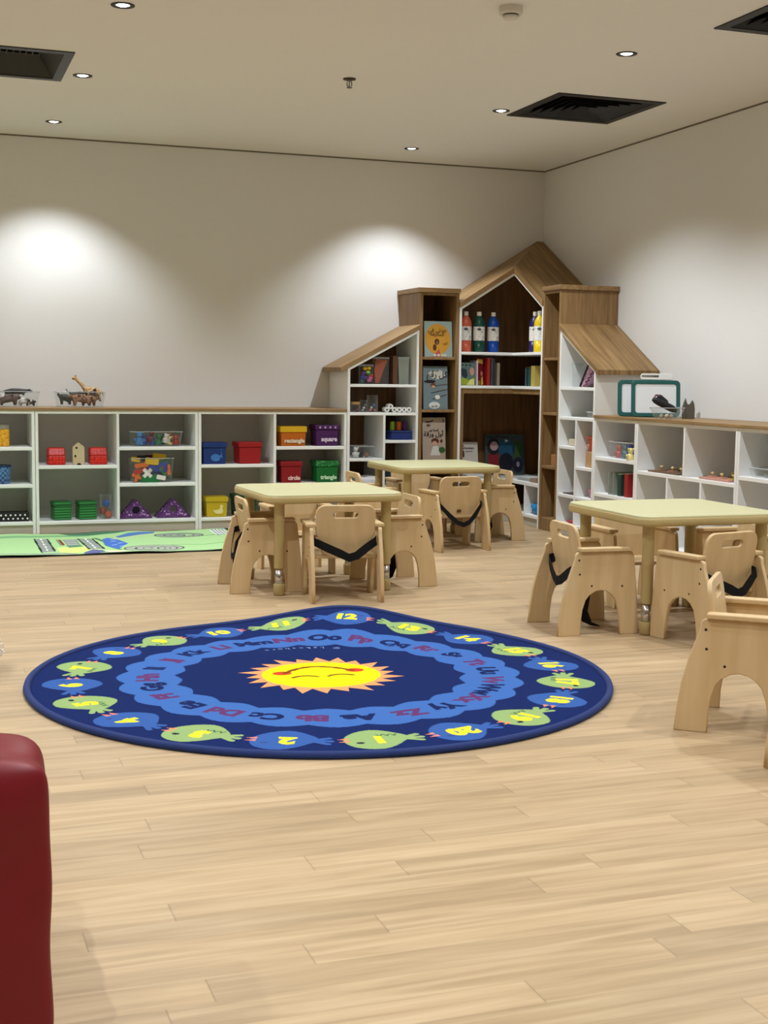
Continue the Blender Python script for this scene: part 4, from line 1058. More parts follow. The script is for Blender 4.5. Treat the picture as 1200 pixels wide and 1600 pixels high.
# --- toy animals on the back countertop
def skin_obj(name, verts, edges, radii, mat, root=0, sub=1):
    me = bpy.data.meshes.new(name); me.from_pydata(verts, edges, []); me.materials.append(mat)
    o = bpy.data.objects.new(name, me); COL.objects.link(o)
    s = o.modifiers.new('skin', 'SKIN'); s.use_smooth_shade = True
    sv = me.skin_vertices[0].data
    for i, r in enumerate(radii): sv[i].radius = (r, r) if not isinstance(r, tuple) else r; sv[i].use_root = (i == root)
    m = o.modifiers.new('sub', 'SUBSURF'); m.levels = sub; m.render_levels = sub + 1
    return o
def quadruped(name, label, loc, rz, L_, H_, mat, neck=(.18, .10), head=.14, tail=.3, tailup=-.2, bulk=.17, legr=.05, group=None, lie=0.0, horn=None, trunk=False):
    """toy animal along +x (head at +x). L_ body length, H_ shoulder height"""
    b = bulk * H_ * 1.6; zb = H_ * .70; l = legr * H_ * 1.8
    v = [(0, 0, zb), (L_ * .30, 0, zb * 1.02), (-L_ * .30, 0, zb * 1.0)]; r = [b, b * .98, b * .95]; e = [(0, 1), (0, 2)]
    def add(p, rad, par): v.append(p); r.append(rad); e.append((par, len(v) - 1)); return len(v) - 1
    n1 = add((L_ * .42 + neck[0] * L_ * .4, 0, zb + neck[1] * H_ * .6), b * .55, 1)
    n2 = add((L_ * .42 + neck[0] * L_, 0, zb + neck[1] * H_ * 1.5), b * .50, n1)
    h1 = add((L_ * .42 + neck[0] * L_ + head * L_, 0, zb + neck[1] * H_ * 1.5 - head * L_ * .35), b * .34, n2)
    if trunk:
        h2 = add((L_ * .42 + neck[0] * L_ + head * L_ * 1.15, 0, zb * .55), b * .18, h1); add((L_ * .42 + neck[0] * L_ + head * L_ * .9, 0, zb * .20), b * .12, h2)
    for s in (-1, 1):
        k = add((L_ * .33, s * b * .62, zb * .52), l * 1.25, 1); k = add((L_ * .34, s * b * .66, zb * .26), l * .9, k); add((L_ * .335, s * b * .66, l * .8), l * .9, k)
        k = add((-L_ * .36, s * b * .62, zb * .55), l * 1.45, 2); k = add((-L_ * .42, s * b * .66, zb * .27), l * .85, k); add((-L_ * .37, s * b * .66, l * .8), l * .9, k)
        add((L_ * .42 + neck[0] * L_ * .92, s * b * .42, zb + neck[1] * H_ * 1.5 + b * .55), b * .16, n2)
    if tail:
        q = add((-L_ * .46, 0, zb * 1.05 + tailup * H_ * .4), l * .5, 2); q = add((-L_ * (.46 + tail * .5), 0, zb + tailup * H_ * 1.2), l * .4, q); add((-L_ * (.46 + tail * .75), 0, zb + tailup * H_ * 2.0), l * .42, q)
    o = skin_obj(name, v, e, r, mat); o.location = loc; o.rotation_euler = (0, lie, rz)
    return tag(o, label, 'toy animal', group)
M_TIG = pattern('orange tabby print', (150, 106, 66), (84, 54, 34), 'noise', 55, thr=.52); M_RHI = PL('grey brown hide', (82, 64, 54), var=.15); M_BKH = PL('black hide', (26, 25, 28), var=.1); M_WHH = PL('white hide', (222, 220, 214)); M_COW = pattern('cow patches', (228, 224, 216), (60, 40, 32), 'noise', 24, thr=.5); M_GIR = pattern('giraffe patches', (96, 56, 34), (206, 166, 112), 'dots', 70, thr=.36); M_DBR = PL('dark brown hide', (52, 36, 34), var=.15)
ZT = .8455
clear_tub(-4.03, -.27, ZT, .31, .18, .105, 'clear tub of toy animals at the left edge of the back countertop', name='clear_tub')
clear_tub(-3.605, -.27, ZT, .33, .18, .105, 'clear tub of toy animals with a giraffe sticking out, on the back countertop')
GA = 'toy animals in the left clear tub'; GB = 'toy animals in the clear tub with the giraffe'
quadruped('toy_animal', 'brown elephant like toy animal in front inside the leftmost clear tub', (-4.075, -.312, ZT + .003), 0, .115, .085, M_RHI, (.12, .02), .14, .2, -.2, .19, .075, GA)
quadruped('toy_animal', 'brown and white cow toy facing right inside the leftmost clear tub', (-3.975, -.300, ZT + .003), R(-30), .075, .060, M_COW, (.14, -.02), .16, .2, -.2, .18, .06, GA)
quadruped('toy_animal', 'white toy animal lying over the leftmost clear tub under the black one', (-4.065, -.24, ZT + .045), R(4), .13, .065, M_WHH, (.16, .06), .14, .2, -.1, .2, .06, GA)
quadruped('toy_animal', 'long black toy animal on top of the leftmost clear tub', (-4.03, -.255, ZT + .072), R(0), .16, .050, M_BKH, (.16, .05), .14, .3, -.1, .24, .07, GA)
quadruped('toy_animal', 'dark brown toy animal at the right end inside the leftmost clear tub', (-3.925, -.245, ZT + .003), R(20), .05, .045, M_DBR, (.14, .02), .14, .2, -.2, .18, .06, GA)
quadruped('toy_animal', 'brown striped big cat toy in front inside the clear tub with the giraffe', (-3.600, -.318, ZT + .003), R(180), .130, .088, M_TIG, (.14, .06), .12, .3, -.1, .19, .065, GB)
quadruped('toy_animal', 'second striped big cat toy behind the first one in the giraffe tub', (-3.545, -.285, ZT + .003), R(0), .10, .080, M_TIG, (.14, .02), .12, .2, -.1, .18, .06, GB)
quadruped('toy_animal', 'black toy animal with curled tail sticking up from the giraffe tub', (-3.620, -.25, ZT + .035), R(0), .105, .075, M_BKH, (.14, .04), .12, .35, .25, .17, .06, GB)
quadruped('toy_animal', 'dark green crocodile like toy raising its head at the left end of the giraffe tub', (-3.705, -.30, ZT + .010), R(180), .07, .085, PL('murky green hide', (50, 58, 52), var=.2), (.25, .12), .10, .2, .0, .16, .06, GB)
quadruped('toy_animal', 'dark brown horned toy tilted up at the right end of the giraffe tub', (-3.50, -.26, ZT + .040), R(0), .085, .07, M_DBR, (.2, .1), .12, .2, .0, .15, .06, GB, -.75)
# giraffe, leaning back out of the tub
gv = [(0, 0, .05), (.04, 0, .056), (-.035, 0, .046), (-.06, 0, .082), (-.088, 0, .112), (-.118, 0, .144), (-.136, 0, .132)]
ge = [(0, 1), (0, 2), (2, 3), (3, 4), (4, 5), (5, 6)]; gr = [.026, .025, .022, .014, .011, .010, .008]
for s in (-1, 1):
    for bx_, pa in ((.045, 1), (-.035, 2)):
        i = len(gv); gv += [(bx_, s * .014, .02), (bx_ + .012, s * .015, -.02)]; ge += [(pa, i), (i, i + 1)]; gr += [.009, .006]
    i = len(gv); gv.append((-.112, s * .006, .158)); ge.append((5, i)); gr.append(.004)
i = len(gv); gv += [(.068, 0, .05), (.075, 0, .02)]; ge += [(1, i), (i, i + 1)]; gr += [.005, .004]
o = skin_obj('toy_giraffe', gv, ge, gr, M_GIR); o.location = (-3.515, -.222, ZT + .058); tag(o, 'spotted toy giraffe leaning up out of the clear tub on the back countertop', 'toy animal', GB)

# --- left slanted bookcase
def bag(x, y, z, w, d, h, label, mat):
    t = empty('clear_bag', (x, y, z), label, 'bag', 'clear bags in the left slanted bookcase')
    MB().hexa([(-w / 2 + .006, -d / 2 + .006, 0), (w / 2 - .006, -d / 2 + .006, 0), (w / 2 - .006, d / 2 - .006, 0), (-w / 2 + .006, d / 2 - .006, 0)], [(-w / 2, -d / 4, h), (w / 2, -d / 4, h), (w / 2, d / 4, h), (-w / 2, d / 4, h)]).build('pouch', mat, t, None, .004)
    MB().box(-w / 2, w / 2, -d / 4, d / 4, h - .012, h + .002).build('seal', clear('clear rim', (226, 228, 228), .38), t)
    return t
zs = 1.0235
bag(-1.565, -.33, zs, .105, .07, .140, 'clear bag of small colourful foam shapes at the low end of the slanted bookcase', M_CLEAR)
for i, (c, dx, dz) in enumerate((('yellow', -.012, .108), ('yellow', .018, .112), ('lime', .012, .082), ('green', .020, .068), ('purple', -.024, .074), ('blue', -.030, .045), ('teal', -.034, .016), ('pink', .020, .022), ('pink', .030, .040), ('red', .034, .056), ('purple', -.004, .042))):
    seen = {}
    nm = {('yellow', -.012): 'left yellow', ('yellow', .018): 'right yellow', ('pink', .020): 'lower pink', ('pink', .030): 'upper pink', ('purple', -.024): 'left purple', ('purple', -.004): 'lower middle purple'}.get((c, dx), c)
    ball('foam_shape', nm + ' foam shape inside the colourful clear bag', (-1.565 + dx, -.348, zs + .004 + dz), .015, toymat(c), 'foam shapes in the clear bag', (1.1, .7, .85), 'foam shape')
bag(-1.450, -.33, zs, .118, .06, .195, 'clear bag with an orange paper inside, next to the foam shapes', M_CLEAR)
me = plate([[(-.045, .004), (-.018, .004), (.048, .172), (-.040, .180), (-.052, .10)]], .004); orient(me, (-1.450, -.335, zs + .003), (1, 0, 0), (0, 0, 1)); tag(link('orange_card', me, PL('orange paper', (176, 82, 44))), 'folded orange paper inside the middle clear bag', 'paper')
tag(MB().box(-1.366, -1.330, -.36, -.22, zs + .0005, zs + .205).build('brown_book', PL('brown cover', (96, 62, 44)), None, None, .002), 'brown book standing between the two tall clear bags', 'book')
bag(-1.278, -.33, zs, .088, .06, .198, 'tall clear bag with pale green tubes at the tall end of the slanted bookcase', clear('milky plastic', (216, 222, 212), .3))
for i, (c, hh) in enumerate(((( 150, 190, 130), .15), ((190, 170, 190), .11), ((176, 190, 160), .16))):
    tag(MB().lathe([(.009, 0), (.009, hh)], (-1.302 + .024 * i, -.335, zs + .004), 12).build('craft_tube', PL('craft tube %d' % i, c), None, None, smooth=True), ('green', 'pale lilac', 'grey green')[i] + ' tube inside the tall clear bag', 'tube', 'craft tubes in the tall clear bag')
zs = .8195
t = clear_jar(-1.650, -.35, zs, .034, .055, 'small jar with a tan lid at the left of the jar shelf', lid=PL('tan lid', (176, 140, 86)))
clear_jar(-1.580, -.33, zs, .028, .085, 'plain clear jar between the tan lidded jar and the tall jar')
clear_jar(-1.512, -.33, zs, .040, .122, 'taller clear jar with beads beside the white paper rolls')
for i, (nm, c) in enumerate((('pink', (206, 120, 120)), ('white', (222, 220, 214)), ('blue', (70, 110, 170)), ('copper', (176, 110, 76)))):
    ball('bead', nm + ' bead in the taller clear jar', (-1.530 + .012 * i, -.34 + .012 * (i % 2), zs + .014 + .018 * (i % 3)), .011, PL('bead ' + nm, c), 'beads in the jar', cat='bead')
for i, (nm, c) in enumerate((('silver', (190, 192, 196)), ('white', (226, 226, 224)), ('smoky', (110, 108, 112)))):
    ball('bead', nm + ' bead in the plain clear jar', (-1.590 + .010 * i, -.335, zs + .013 + .018 * i), .010, PL('bead ' + nm, c), 'beads in the jar', cat='bead')
ball('bead', 'red bead in the tan lidded jar', (-1.640, -.36, zs + .014), .011, PL('bead wine', (140, 44, 52)), 'beads in the jar', cat='bead')
M_PAPER = PL('white paper roll', (236, 236, 232), var=.01); M_PIN = PL('paper roll core', (120, 120, 118))
spots = [(-1.4245, 0), (-1.3675, 0), (-1.329, 0), (-1.2905, 0), (-1.252, 0), (-1.396, .0240)]
lbs = ['white paper roll at the left end of the row on the shelf', 'second white paper roll from the left end, bottom row', 'third white paper roll from the left end, bottom row', 'second white paper roll from the right end, bottom row', 'white paper roll at the right end of the row on the shelf', 'white paper roll lying on top of the others']
for (x, dz), lb in zip(spots, lbs):
    t = empty('paper_roll', (x, -.405, zs + .0195 + dz), lb, 'paper roll', 'white paper rolls on the shelf', R(-8))
    mb = MB(); mb.lathe([(.0185, 0), (.0185, .10), (.0085, .10), (.0085, 0), (.0185, 0)], n=20, cap=False); me = mb.mesh(); me.transform(Matrix.Rotation(-PI / 2, 4, 'X')); link('roll', me, M_PAPER, t)
    mb = MB(); mb.lathe([(.0083, .006), (.0083, .095)], n=14); me = mb.mesh(); me.transform(Matrix.Rotation(-PI / 2, 4, 'X')); link('core', me, M_PIN, t)
clear_tub(-1.60, -.34, .4875, .150, .16, .085, 'clear tub of odds and ends in the lower left cubby of the slanted bookcase', .006)
ball('wooden_bead', 'brown wooden bead in the lower left cubby tub', (-1.565, -.36, .508), .018, PL('bead wood', (140, 88, 54)), cat='bead')
figure('white', -1.645, -.35, .490, .075, 'white figurine at the left of the lower left cubby tub', None)
figure('black', -1.600, -.34, .490, .045, 'dark figurine in the middle of the lower left cubby tub', None)
t = empty('storage_case', (-1.305, -.32, .6185), 'dark blue plastic case in the small cubby under the paper rolls', 'case')
MB().box(-.082, .082, -.075, .075, 0, .050).build('body', PL('dark blue plastic', (20, 44, 110)), t, None, .006); MB().box(-.084, .084, -.077, .077, .0505, .066).build('lid', PL('dark blue plastic', (20, 44, 110)), t, None, .006)
for x, c, nm in ((-1.355, 'lime', 'green'), (-1.305, 'orange', 'orange'), (-1.258, 'purple', 'purple')):
    tag(MB().lathe([(.016, 0), (.018, .004), (.017, .064), (.001, .066)], (x, -.33, .685), 18).build('play_dough_pot', toymat(c), None, None, smooth=True), nm + ' pot standing on the dark blue plastic case', 'pot', 'coloured pots on the case')
t = empty('dark_pouch', (-1.333, -.31, .2845), 'dark teal soft pouch in the cubby below the blue case', 'pouch')
MB().ball((0, 0, .055), .100, (1, .8, .55), 20).build('body', PL('dark teal cloth', (22, 44, 48)), t, smooth=True)
for o in (t.children[0],):
    for v in o.data.vertices: v.co.z = max(v.co.z, 0.001)
t = empty('folded_cloth', (-1.56, -.33, .2825), 'crumpled white cloth in the bottom left of the slanted bookcase, behind the tables', 'cloth')
soft_box('cloth', -.09, .09, -.09, .09, .001, .07, .03, t, None, PL('white cloth', (222, 224, 226)), 9)

# --- tower: three picture books face out
def cover_book(x0, x1, z, h, col, label, y=-.40, lean=7.0, th=.012, spine=None):
    t = empty('picture_book', ((x0 + x1) / 2, y, z), label, 'book', 'picture books facing out in the oak tower')
    t.rotation_euler = (R(-lean), 0, 0)
    w = x1 - x0
    MB().box(-w / 2, w / 2, 0, th, .0015, h).build('cover', PL(label[:22] + ' cover', col), t, None, .001)
    MB().box(-w / 2 + .002, w / 2 - .002, .002, th - .002, h, h + .0008).build('pages', PL('book pages', (226, 220, 204)), t)
    return t
def motif(t, name, pts, col, lay=1):
    me = plate([pts], .0008); orient(me, (0, -.0006 * lay - .0003, 0), (1, 0, 0), (0, 0, 1)); return link(name, me, PL('print %d %d %d' % col, col), t)
def circ(cx, cy, a, b=None, n=24, a0=0, a1=360):
    b = b or a; return [(cx + a * math.cos(R(a0 + (a1 - a0) * i / n)), cy + b * math.sin(R(a0 + (a1 - a0) * i / n))) for i in range(n if a1 - a0 == 360 else n + 1)]
def btext(t, s, size, x, z, col, lay=3, bold=.0008):
    return txt(t, s, size, (x, -.0006 * lay - .0006, z), (1, 0, 0), (0, 0, 1), PL('print %d %d %d' % col, col), 'lettering', None, bold)
AR = lambda s: s[::-1]
t = cover_book(-1.135, -.915, 1.2265, .262, (168, 192, 192), 'picture book with a big orange circle on the top open shelf of the left tower', lean=5)
motif(t, 'orange_circle', circ(-.005, .132, .100, .112, 40), (222, 166, 60)); motif(t, 'red_flower', [(-.045, .004), (.004, .06), (.016, .02), (.02, .004)], (206, 96, 96), 2)
for x in (-.03, .0, .03, .05): motif(t, 'white_petal', circ(x, .014, .013, .009, 12), (232, 228, 216), 3)
motif(t, 'bear_motif', circ(-.012, .112, .019, .022, 20), (82, 48, 30), 2); motif(t, 'bear_face', circ(-.010, .106, .010, .011, 16), (150, 104, 70), 3); motif(t, 'bear_body', circ(-.030, .070, .014, .024, 16), (90, 52, 32), 2)
btext(t, AR('ﺟﺪﺗﻲ ﻓﻲ'), .040, -.008, .196, (78, 48, 20)); btext(t, AR('ﺍﻟﺤﺪﻳﻘﺔ'), .036, -.008, .166, (96, 58, 24)); btext(t, AR('ﺃﺭﻭﻯ'), .020, .052, .100, (160, 90, 30))
t = cover_book(-1.138, -.945, .8415, .318, (118, 138, 146), 'grey blue picture book with birds on branches on the middle shelf of the left tower', lean=4)
motif(t, 'title_cloud', circ(.012, .258, .068, .034, 30), (206, 208, 198)); btext(t, AR('ﻛﻞ ﺭﻗﻢ'), .058, .012, .256, (26, 24, 22)); btext(t, AR('ﺑﻘﻠﻢ ﻧﻮﺭ'), .018, .0, .287, (50, 52, 50))
for (a, b, w) in (((-.02, .172), (.096, .184), .004), ((-.035, .118), (.096, .148), .005), ((-.025, .074), (.088, .108), .005)):
    motif(t, 'branch', [(a[0], a[1]), (b[0], b[1]), (b[0], b[1] + w), (a[0], a[1] + w)], (58, 44, 40), 2)
motif(t, 'bird_motif', circ(-.045, .206, .046, .012, 24), (34, 26, 24), 2); motif(t, 'bird_motif', circ(-.018, .176, .022, .020, 20), (116, 62, 50), 3); motif(t, 'bird_belly', circ(-.018, .168, .016, .010, 16), (204, 168, 140), 4)
motif(t, 'white_bird', circ(.014, .092, .020, .016, 20), (230, 230, 226), 3); motif(t, 'author_cloud', circ(-.010, .031, .044, .026, 24), (216, 222, 220), 2); btext(t, AR('ﺩﺍﺭ ﻧﻮﺭ'), .020, -.010, .026, (70, 44, 48))
t = cover_book(-1.138, -.955, .4625, .320, (176, 160, 144), 'beige picture book numbered 3 on the lower shelf of the left tower', lean=4)
motif(t, 'black_brush_mark', [(-.066, .290), (-.03, .294), (.0, .306), (-.012, .292), (-.04, .283), (-.066, .282)], (28, 20, 22)); motif(t, 'brush_mark', circ(-.044, .262, .016, .010, 14), (92, 78, 72))
btext(t, '3', .036, .072, .296, (64, 52, 30)); btext(t, AR('ﺃﻭﻝ ﻭﺭﻗﺔ'), .046, -.004, .196, (30, 24, 22)); btext(t, AR('ﻗﺼﺔ ﻧﻮﺭ'), .022, -.002, .226, (70, 58, 48))
motif(t, 'hair_motif', circ(.008, .146, .030, .022, 24), (88, 48, 34), 2); motif(t, 'face_motif', circ(.004, .130, .020, .016, 20), (206, 160, 130), 3); motif(t, 'flower_motif', circ(.058, .146, .010, .014, 12), (110, 36, 36), 2); motif(t, 'dress_motif', [(-.03, .04), (.05, .04), (.03, .11), (-.01, .11)], (214, 212, 204), 2); motif(t, 'leaf_motif', circ(.062, .080, .026, .022, 20), (54, 92, 44), 2)

# --- house bookcase: paint bottles
def bottle(x, y, z, col, cap, label, rz=0):
    t = empty('paint_bottle', (x, y, z), label, 'bottle', 'paint bottles on the house bookcase', rz)
    m = PL('paint ' + label[:12], col, rough=.35)
    MB().lathe([(.040, 0), (.043, .006), (.043, .085)], n=28, cap=True).build('body', m, t, smooth=True); 
    MB().lathe([(.0435, .085), (.0435, .188)], n=28, cap=False).build('label_band', pattern('bottle label print', (232, 230, 224), (120, 120, 128), 'noise', 75, thr=.63), t, smooth=True)
    MB().lathe([(.043, .188), (.043, .205), (.039, .228), (.026, .252), (.018, .262), (.016, .270), (.001, .270)], n=28, cap=False).build('shoulder', m, t, smooth=True)
    MB().lathe([(.0175, .268), (.0175, .296), (.015, .298), (.001, .298)], n=20).build('cap', cap, t, smooth=False)
    e = MB(); e.prism([(.016 * math.cos(q), -.0447, .168 + .009 * math.sin(q)) for q in [2 * PI * k / 16 for k in range(16)]], (0, -.0006, 0)); e.build('label_emblem', PL('emblem grey', (70, 72, 78)), t)
    return t
M_CAP = PL('white bottle cap', (226, 222, 210))
zb = 1.2685
bottle(-.800, -.37, zb, (204, 96, 68), M_CAP, 'salmon orange paint bottle at the left end of the top shelf', R(-20))
bottle(-.694, -.37, zb, (14, 76, 62), M_CAP, 'dark green paint bottle, second from the left on the top shelf', R(-20))
bottle(-.574, -.36, zb, (18, 76, 170), M_CAP, 'blue paint bottle, third from the left on the top shelf', R(-20))
bottle(-.345, -.605, zb, (40, 30, 92), M_CAP, 'dark purple paint bottle on the right part of the top shelf', R(-30))
bottle(-.370, -.735, zb, (224, 192, 20), M_CAP, 'yellow paint bottle at the right end of the top shelf', R(-30))
# books on the second shelf
zb = 1.0205
def book(x0, x1, y0, y1, h, col, label, group='books on the second shelf of the house bookcase', z=zb):
    t = empty('book', ((x0 + x1) / 2, (y0 + y1) / 2, z), label, 'book', group); off = t.location.copy()
    m = PL('book cloth %d %d %d' % col, col)
    MB().box(x0, x1, y0, y1, z + .0005, z + h).build('cover', m, t, off, .0015)
    MB().box(x0 + .003, x1 - .003, y0 + .004, y1 - .001, z + h, z + h + .0008).build('pages', PL('book pages', (226, 220, 204)), t, off)
    return t
t = empty('picture_book', (-.790, -.405, zb), 'picture book with a jungle cover facing out on the second shelf', 'book', 'books on the second shelf of the house bookcase', R(-4)); t.rotation_euler = (R(-6), 0, R(-4))
MB().box(-.062, .058, 0, .010, .001, .170).build('cover', PL('jungle teal', (92, 118, 112)), t, None, .001)
motif(t, 'grass_motif', [(-.058, .005), (.05, .005), (.054, .06), (.01, .04), (-.03, .06), (-.058, .05)], (150, 164, 48)); motif(t, 'pale_leaf', [(-.01, .004), (.05, .004), (.05, .05), (.02, .045)], (214, 214, 130), 2); motif(t, 'dark_figure', [(-.05, .13), (-.01, .12), (.0, .07), (-.02, .05), (-.05, .08)], (34, 46, 56), 2); motif(t, 'face_motif', circ(.034, .105, .018, .03, 16), (196, 150, 130), 2)
for i in range(3): motif(t, 'title_mark', circ(-.04 + .03 * i, .152, .009, .006, 10), (24, 28, 30), 2)
t = book(-.725, -.716, -.42, -.28, .185, (214, 204, 214), 'thin lilac spine next to the jungle picture book')
t = empty('picture_book', (-.685, -.400, zb), 'red picture book with gold top turned half out, beside the jungle book', 'book', 'books on the second shelf of the house bookcase'); t.rotation_euler = (R(-3), 0, R(28))
MB().box(-.036, .036, 0, .012, .001, .200).build('cover', PL('wine red cover', (112, 22, 34)), t, None, .001)
motif(t, 'gold_band', [(-.034, .172), (.034, .160), (.034, .196), (-.034, .196)], (206, 176, 74)); motif(t, 'gold_figure', [(.004, .004), (.030, .01), (.026, .07), (.010, .06)], (222, 184, 70)); motif(t, 'pink_figure', circ(.014, .09, .014, .018, 14), (206, 120, 110)); motif(t, 'green_patch', [(-.034, .004), (-.004, .004), (-.006, .034), (-.034, .04)], (130, 130, 40))
book(-.640, -.618, -.42, -.27, .205, (160, 34, 30), 'red spine book in the middle of the second shelf')
book(-.608, -.596, -.42, -.28, .204, (70, 76, 80), 'dark grey book left of its darker twin on the second shelf'); book(-.593, -.578, -.42, -.28, .200, (44, 46, 50), 'near black book right of the dark grey one on the second shelf')
book(-.556, -.534, -.41, -.28, .168, (150, 138, 118), 'beige book standing slightly apart on the second shelf')
book(-.39, -.25, -.560, -.545, .135, (52, 86, 88), 'teal book, first in the right group on the second shelf'); book(-.39, -.25, -.590, -.572, .142, (30, 40, 42), 'black book in the middle of the right group on the second shelf'); book(-.39, -.25, -.625, -.600, .140, (40, 78, 82), 'dark teal book beside the yellow one on the second shelf')
book(-.40, -.25, -.725, -.665, .150, (176, 156, 74), 'thick mustard yellow book at the right end of the second shelf')
# items in the big opening
zo = .3225
t = empty('white_card', (-.625, -.10, zo), 'white printed card leaning at the left back of the big opening', 'card'); t.rotation_euler = (R(-8), 0, 0)
MB().box(-.07, .07, 0, .004, .001, .262).build('sheet', PL('white card', (214, 206, 194)), t, None, .0008)
for x, z, a, b in ((-.056, .232, .008, .010), (-.058, .212, .010, .008), (-.052, .17, .008, .03)): motif(t, 'dark_print', circ(x, z, a, b, 14), (60, 44, 44))
btext(t, 'Numbers', .022, -.005, .215, (80, 70, 66), 1); btext(t, 'count to 20', .012, -.005, .190, (110, 100, 96), 1)
t = empty('picture_board', (-.320, -.075, zo), 'dark picture board with blue, red and green shapes at the back of the big opening', 'board'); t.rotation_euler = (R(-5), 0, R(-2))
MB().box(-.165, .165, 0, .008, .001, .320).build('panel', PL('board slate', (62, 74, 74)), t, None, .001)
motif(t, 'black_shape', circ(-.095, .225, .052, .066, 30), (24, 26, 34)); motif(t, 'pink_face', circ(-.090, .228, .034, .036, 24), (186, 150, 152), 2); motif(t, 'red_shape', [(-.14, .03), (-.055, .03), (-.05, .165), (-.14, .165)], (128, 30, 34)); motif(t, 'blue_shape', circ(.015, .21, .070, .075, 30), (28, 78, 108), 2); motif(t, 'white_beak', [(.0, .28), (.035, .27), (.005, .255)], (206, 208, 204), 3); motif(t, 'dark_body', circ(.01, .10, .060, .075, 30), (22, 22, 34), 3); motif(t, 'green_shape', circ(.105, .20, .042, .070, 24), (52, 84, 46), 2); motif(t, 'navy_shape', circ(.11, .08, .046, .060, 24), (24, 26, 44), 3); motif(t, 'grey_ring', circ(.11, .085, .014, .022, 18), (130, 132, 140), 4); btext(t, 'Little Monsters', .030, -.06, .300, (26, 34, 36), 1)
t = empty('glue_bottle', (-.30, -.815, zo), 'slim green bottle at the right edge of the big opening', 'bottle')
MB().lathe([(.026, 0), (.028, .005), (.028, .12), (.012, .15)], n=20).build('body', PL('pale green bottle', (96, 116, 88)), t, smooth=True); MB().lathe([(.014, .150), (.006, .19), (.001, .19)], n=16).build('cap', PL('dark cap', (40, 46, 44)), t)
for i, (w, d, y, x, c, lb) in enumerate(((.20, .15, -.24, -.66, (200, 200, 198), 'bottom white booklet lying at the left of the bench shelf'), (.18, .14, -.25, -.655, (226, 226, 222), 'upper white booklet lying at the left of the bench shelf'))):
    tag(MB().box(x - w / 2, x + w / 2, y - d / 2, y + d / 2, zo + .0005 + .013 * i, zo + .0125 + .013 * i).build('booklet', PL('booklet %d' % i, c), None, None, .001), lb, 'booklet', 'booklets lying on the bench shelf')
for i, (x, y, w, d, c, lb) in enumerate(((-.33, -.30, .16, .14, (206, 208, 206), 'white booklet lying in the middle of the bench shelf'), (-.34, -.62, .15, .24, (150, 156, 152), 'grey booklet lying at the right of the bench shelf, lowest'), (-.33, -.60, .14, .22, (190, 194, 188), 'pale booklet lying at the right of the bench shelf, on the grey one'))):
    dz = .0125 if i == 2 else 0
    tag(MB().box(x - w / 2, x + w / 2, y - d / 2, y + d / 2, zo + .0005 + dz, zo + .012 + dz).build('booklet', PL('booklet b%d' % i, c), None, None, .001), lb, 'booklet', 'booklets lying on the bench shelf')
tag(MB().box(-.43, -.29, -.85, -.75, zo + .0005, zo + .030).build('tan_box', PL('tan box', (150, 122, 98)), None, None, .002), 'low tan box at the right front of the bench shelf', 'box')
t = empty('blue_pouch', (-.375, -.80, .0875), 'bright blue rubbery toy in the lower right cubby of the house bookcase', 'toy')
mb = MB().ball((0, 0, .043), .052, (1, 1.15, .78), 16); mb.ball((-.03, -.055, .060), .024, n=10); mb.ball((-.02, .05, .058), .020, n=10); mb.build('body', PL('bright blue rubber', (30, 130, 190)), t, smooth=True)
t = empty('yellow_toy', (-.375, -.655, .0875), 'yellow toy in the dark cubby left of the bright blue one', 'toy')
mb = MB().ball((0, 0, .030), .030, n=14); mb.ball((0, 0, .066), .018, n=12); mb.build('body', PL('toy straw yellow', (206, 190, 90)), t, smooth=True)
# --- right tower
tag(MB().box(-.42, -.20, -1.188, -1.180, .8415, 1.085).build('thin_book', PL('white thin book', (206, 196, 180)), None, None, .001), 'thin white book standing against the right side of the right tower', 'book')
t = empty('wooden_block', (-.36, -1.05, .4625), 'plain wooden block on the low shelf of the right tower', 'block'); MB().box(-.03, .03, -.045, .045, 0, .078).build('body', PL('block wood', (172, 126, 80)), t, None, .003)
# --- right slanted bookcase
zs = 1.0235
clear_jar(-.37, -1.345, zs, .038, .160, 'empty clear cup on the top shelf of the right slanted bookcase', 'cup', name='clear_cup')
for i, (dy, c, lb) in enumerate(((0, (24, 22, 26), 'black folder leaning behind the pink one'), (.030, (206, 160, 182), 'pink patterned folder leaning on the top shelf of the right slanted bookcase'))):
    t = empty('leaning_folder', (-.36 + .0 * i, -1.44 - dy, zs + .001), lb, 'folder', None); t.rotation_euler = (R(38), 0, 0)
    MB().box(-.05, .12, -.010, .006, .008, .185).build('cover', PL('folder %d' % c[0], c), t, None, .002)
    if i:
        mb = MB(); pts = [(-.0515, -.002 + .006 * math.sin(k * 1.1), .02 + k * .016) for k in range(10)]; mb.tube(pts, .0022, 6)
        mb.tube([(-.045 + .02 * (k % 2) + .003 * k, -.0115, .02 + k * .016) for k in range(10)], .004, 6); mb.build('wavy_print', PL('folder wave', (66, 28, 48)), t)
clear_jar(-.37, -1.650, zs, .034, .088, 'small clear jar of teal beads beside the pink folder')
for i in range(4): ball('bead', ('upper teal', 'lower teal', 'dark teal', 'pale')[i] + ' bead in the small jar beside the pink folder', (-.38 + .012 * (i % 2), -1.640 - .016 * (i % 2), zs + .013 + .019 * i), .011, PL('bead t%d' % i, ((40, 120, 128), (30, 100, 108), (22, 66, 76), (190, 200, 196))[i]), 'beads in the jar beside the folder', cat='bead')
clear_tub(-.37, -1.630, .8195, .10, .12, .040, 'small empty clear tray on the second shelf of the right slanted bookcase', .006, 'clear_tray')
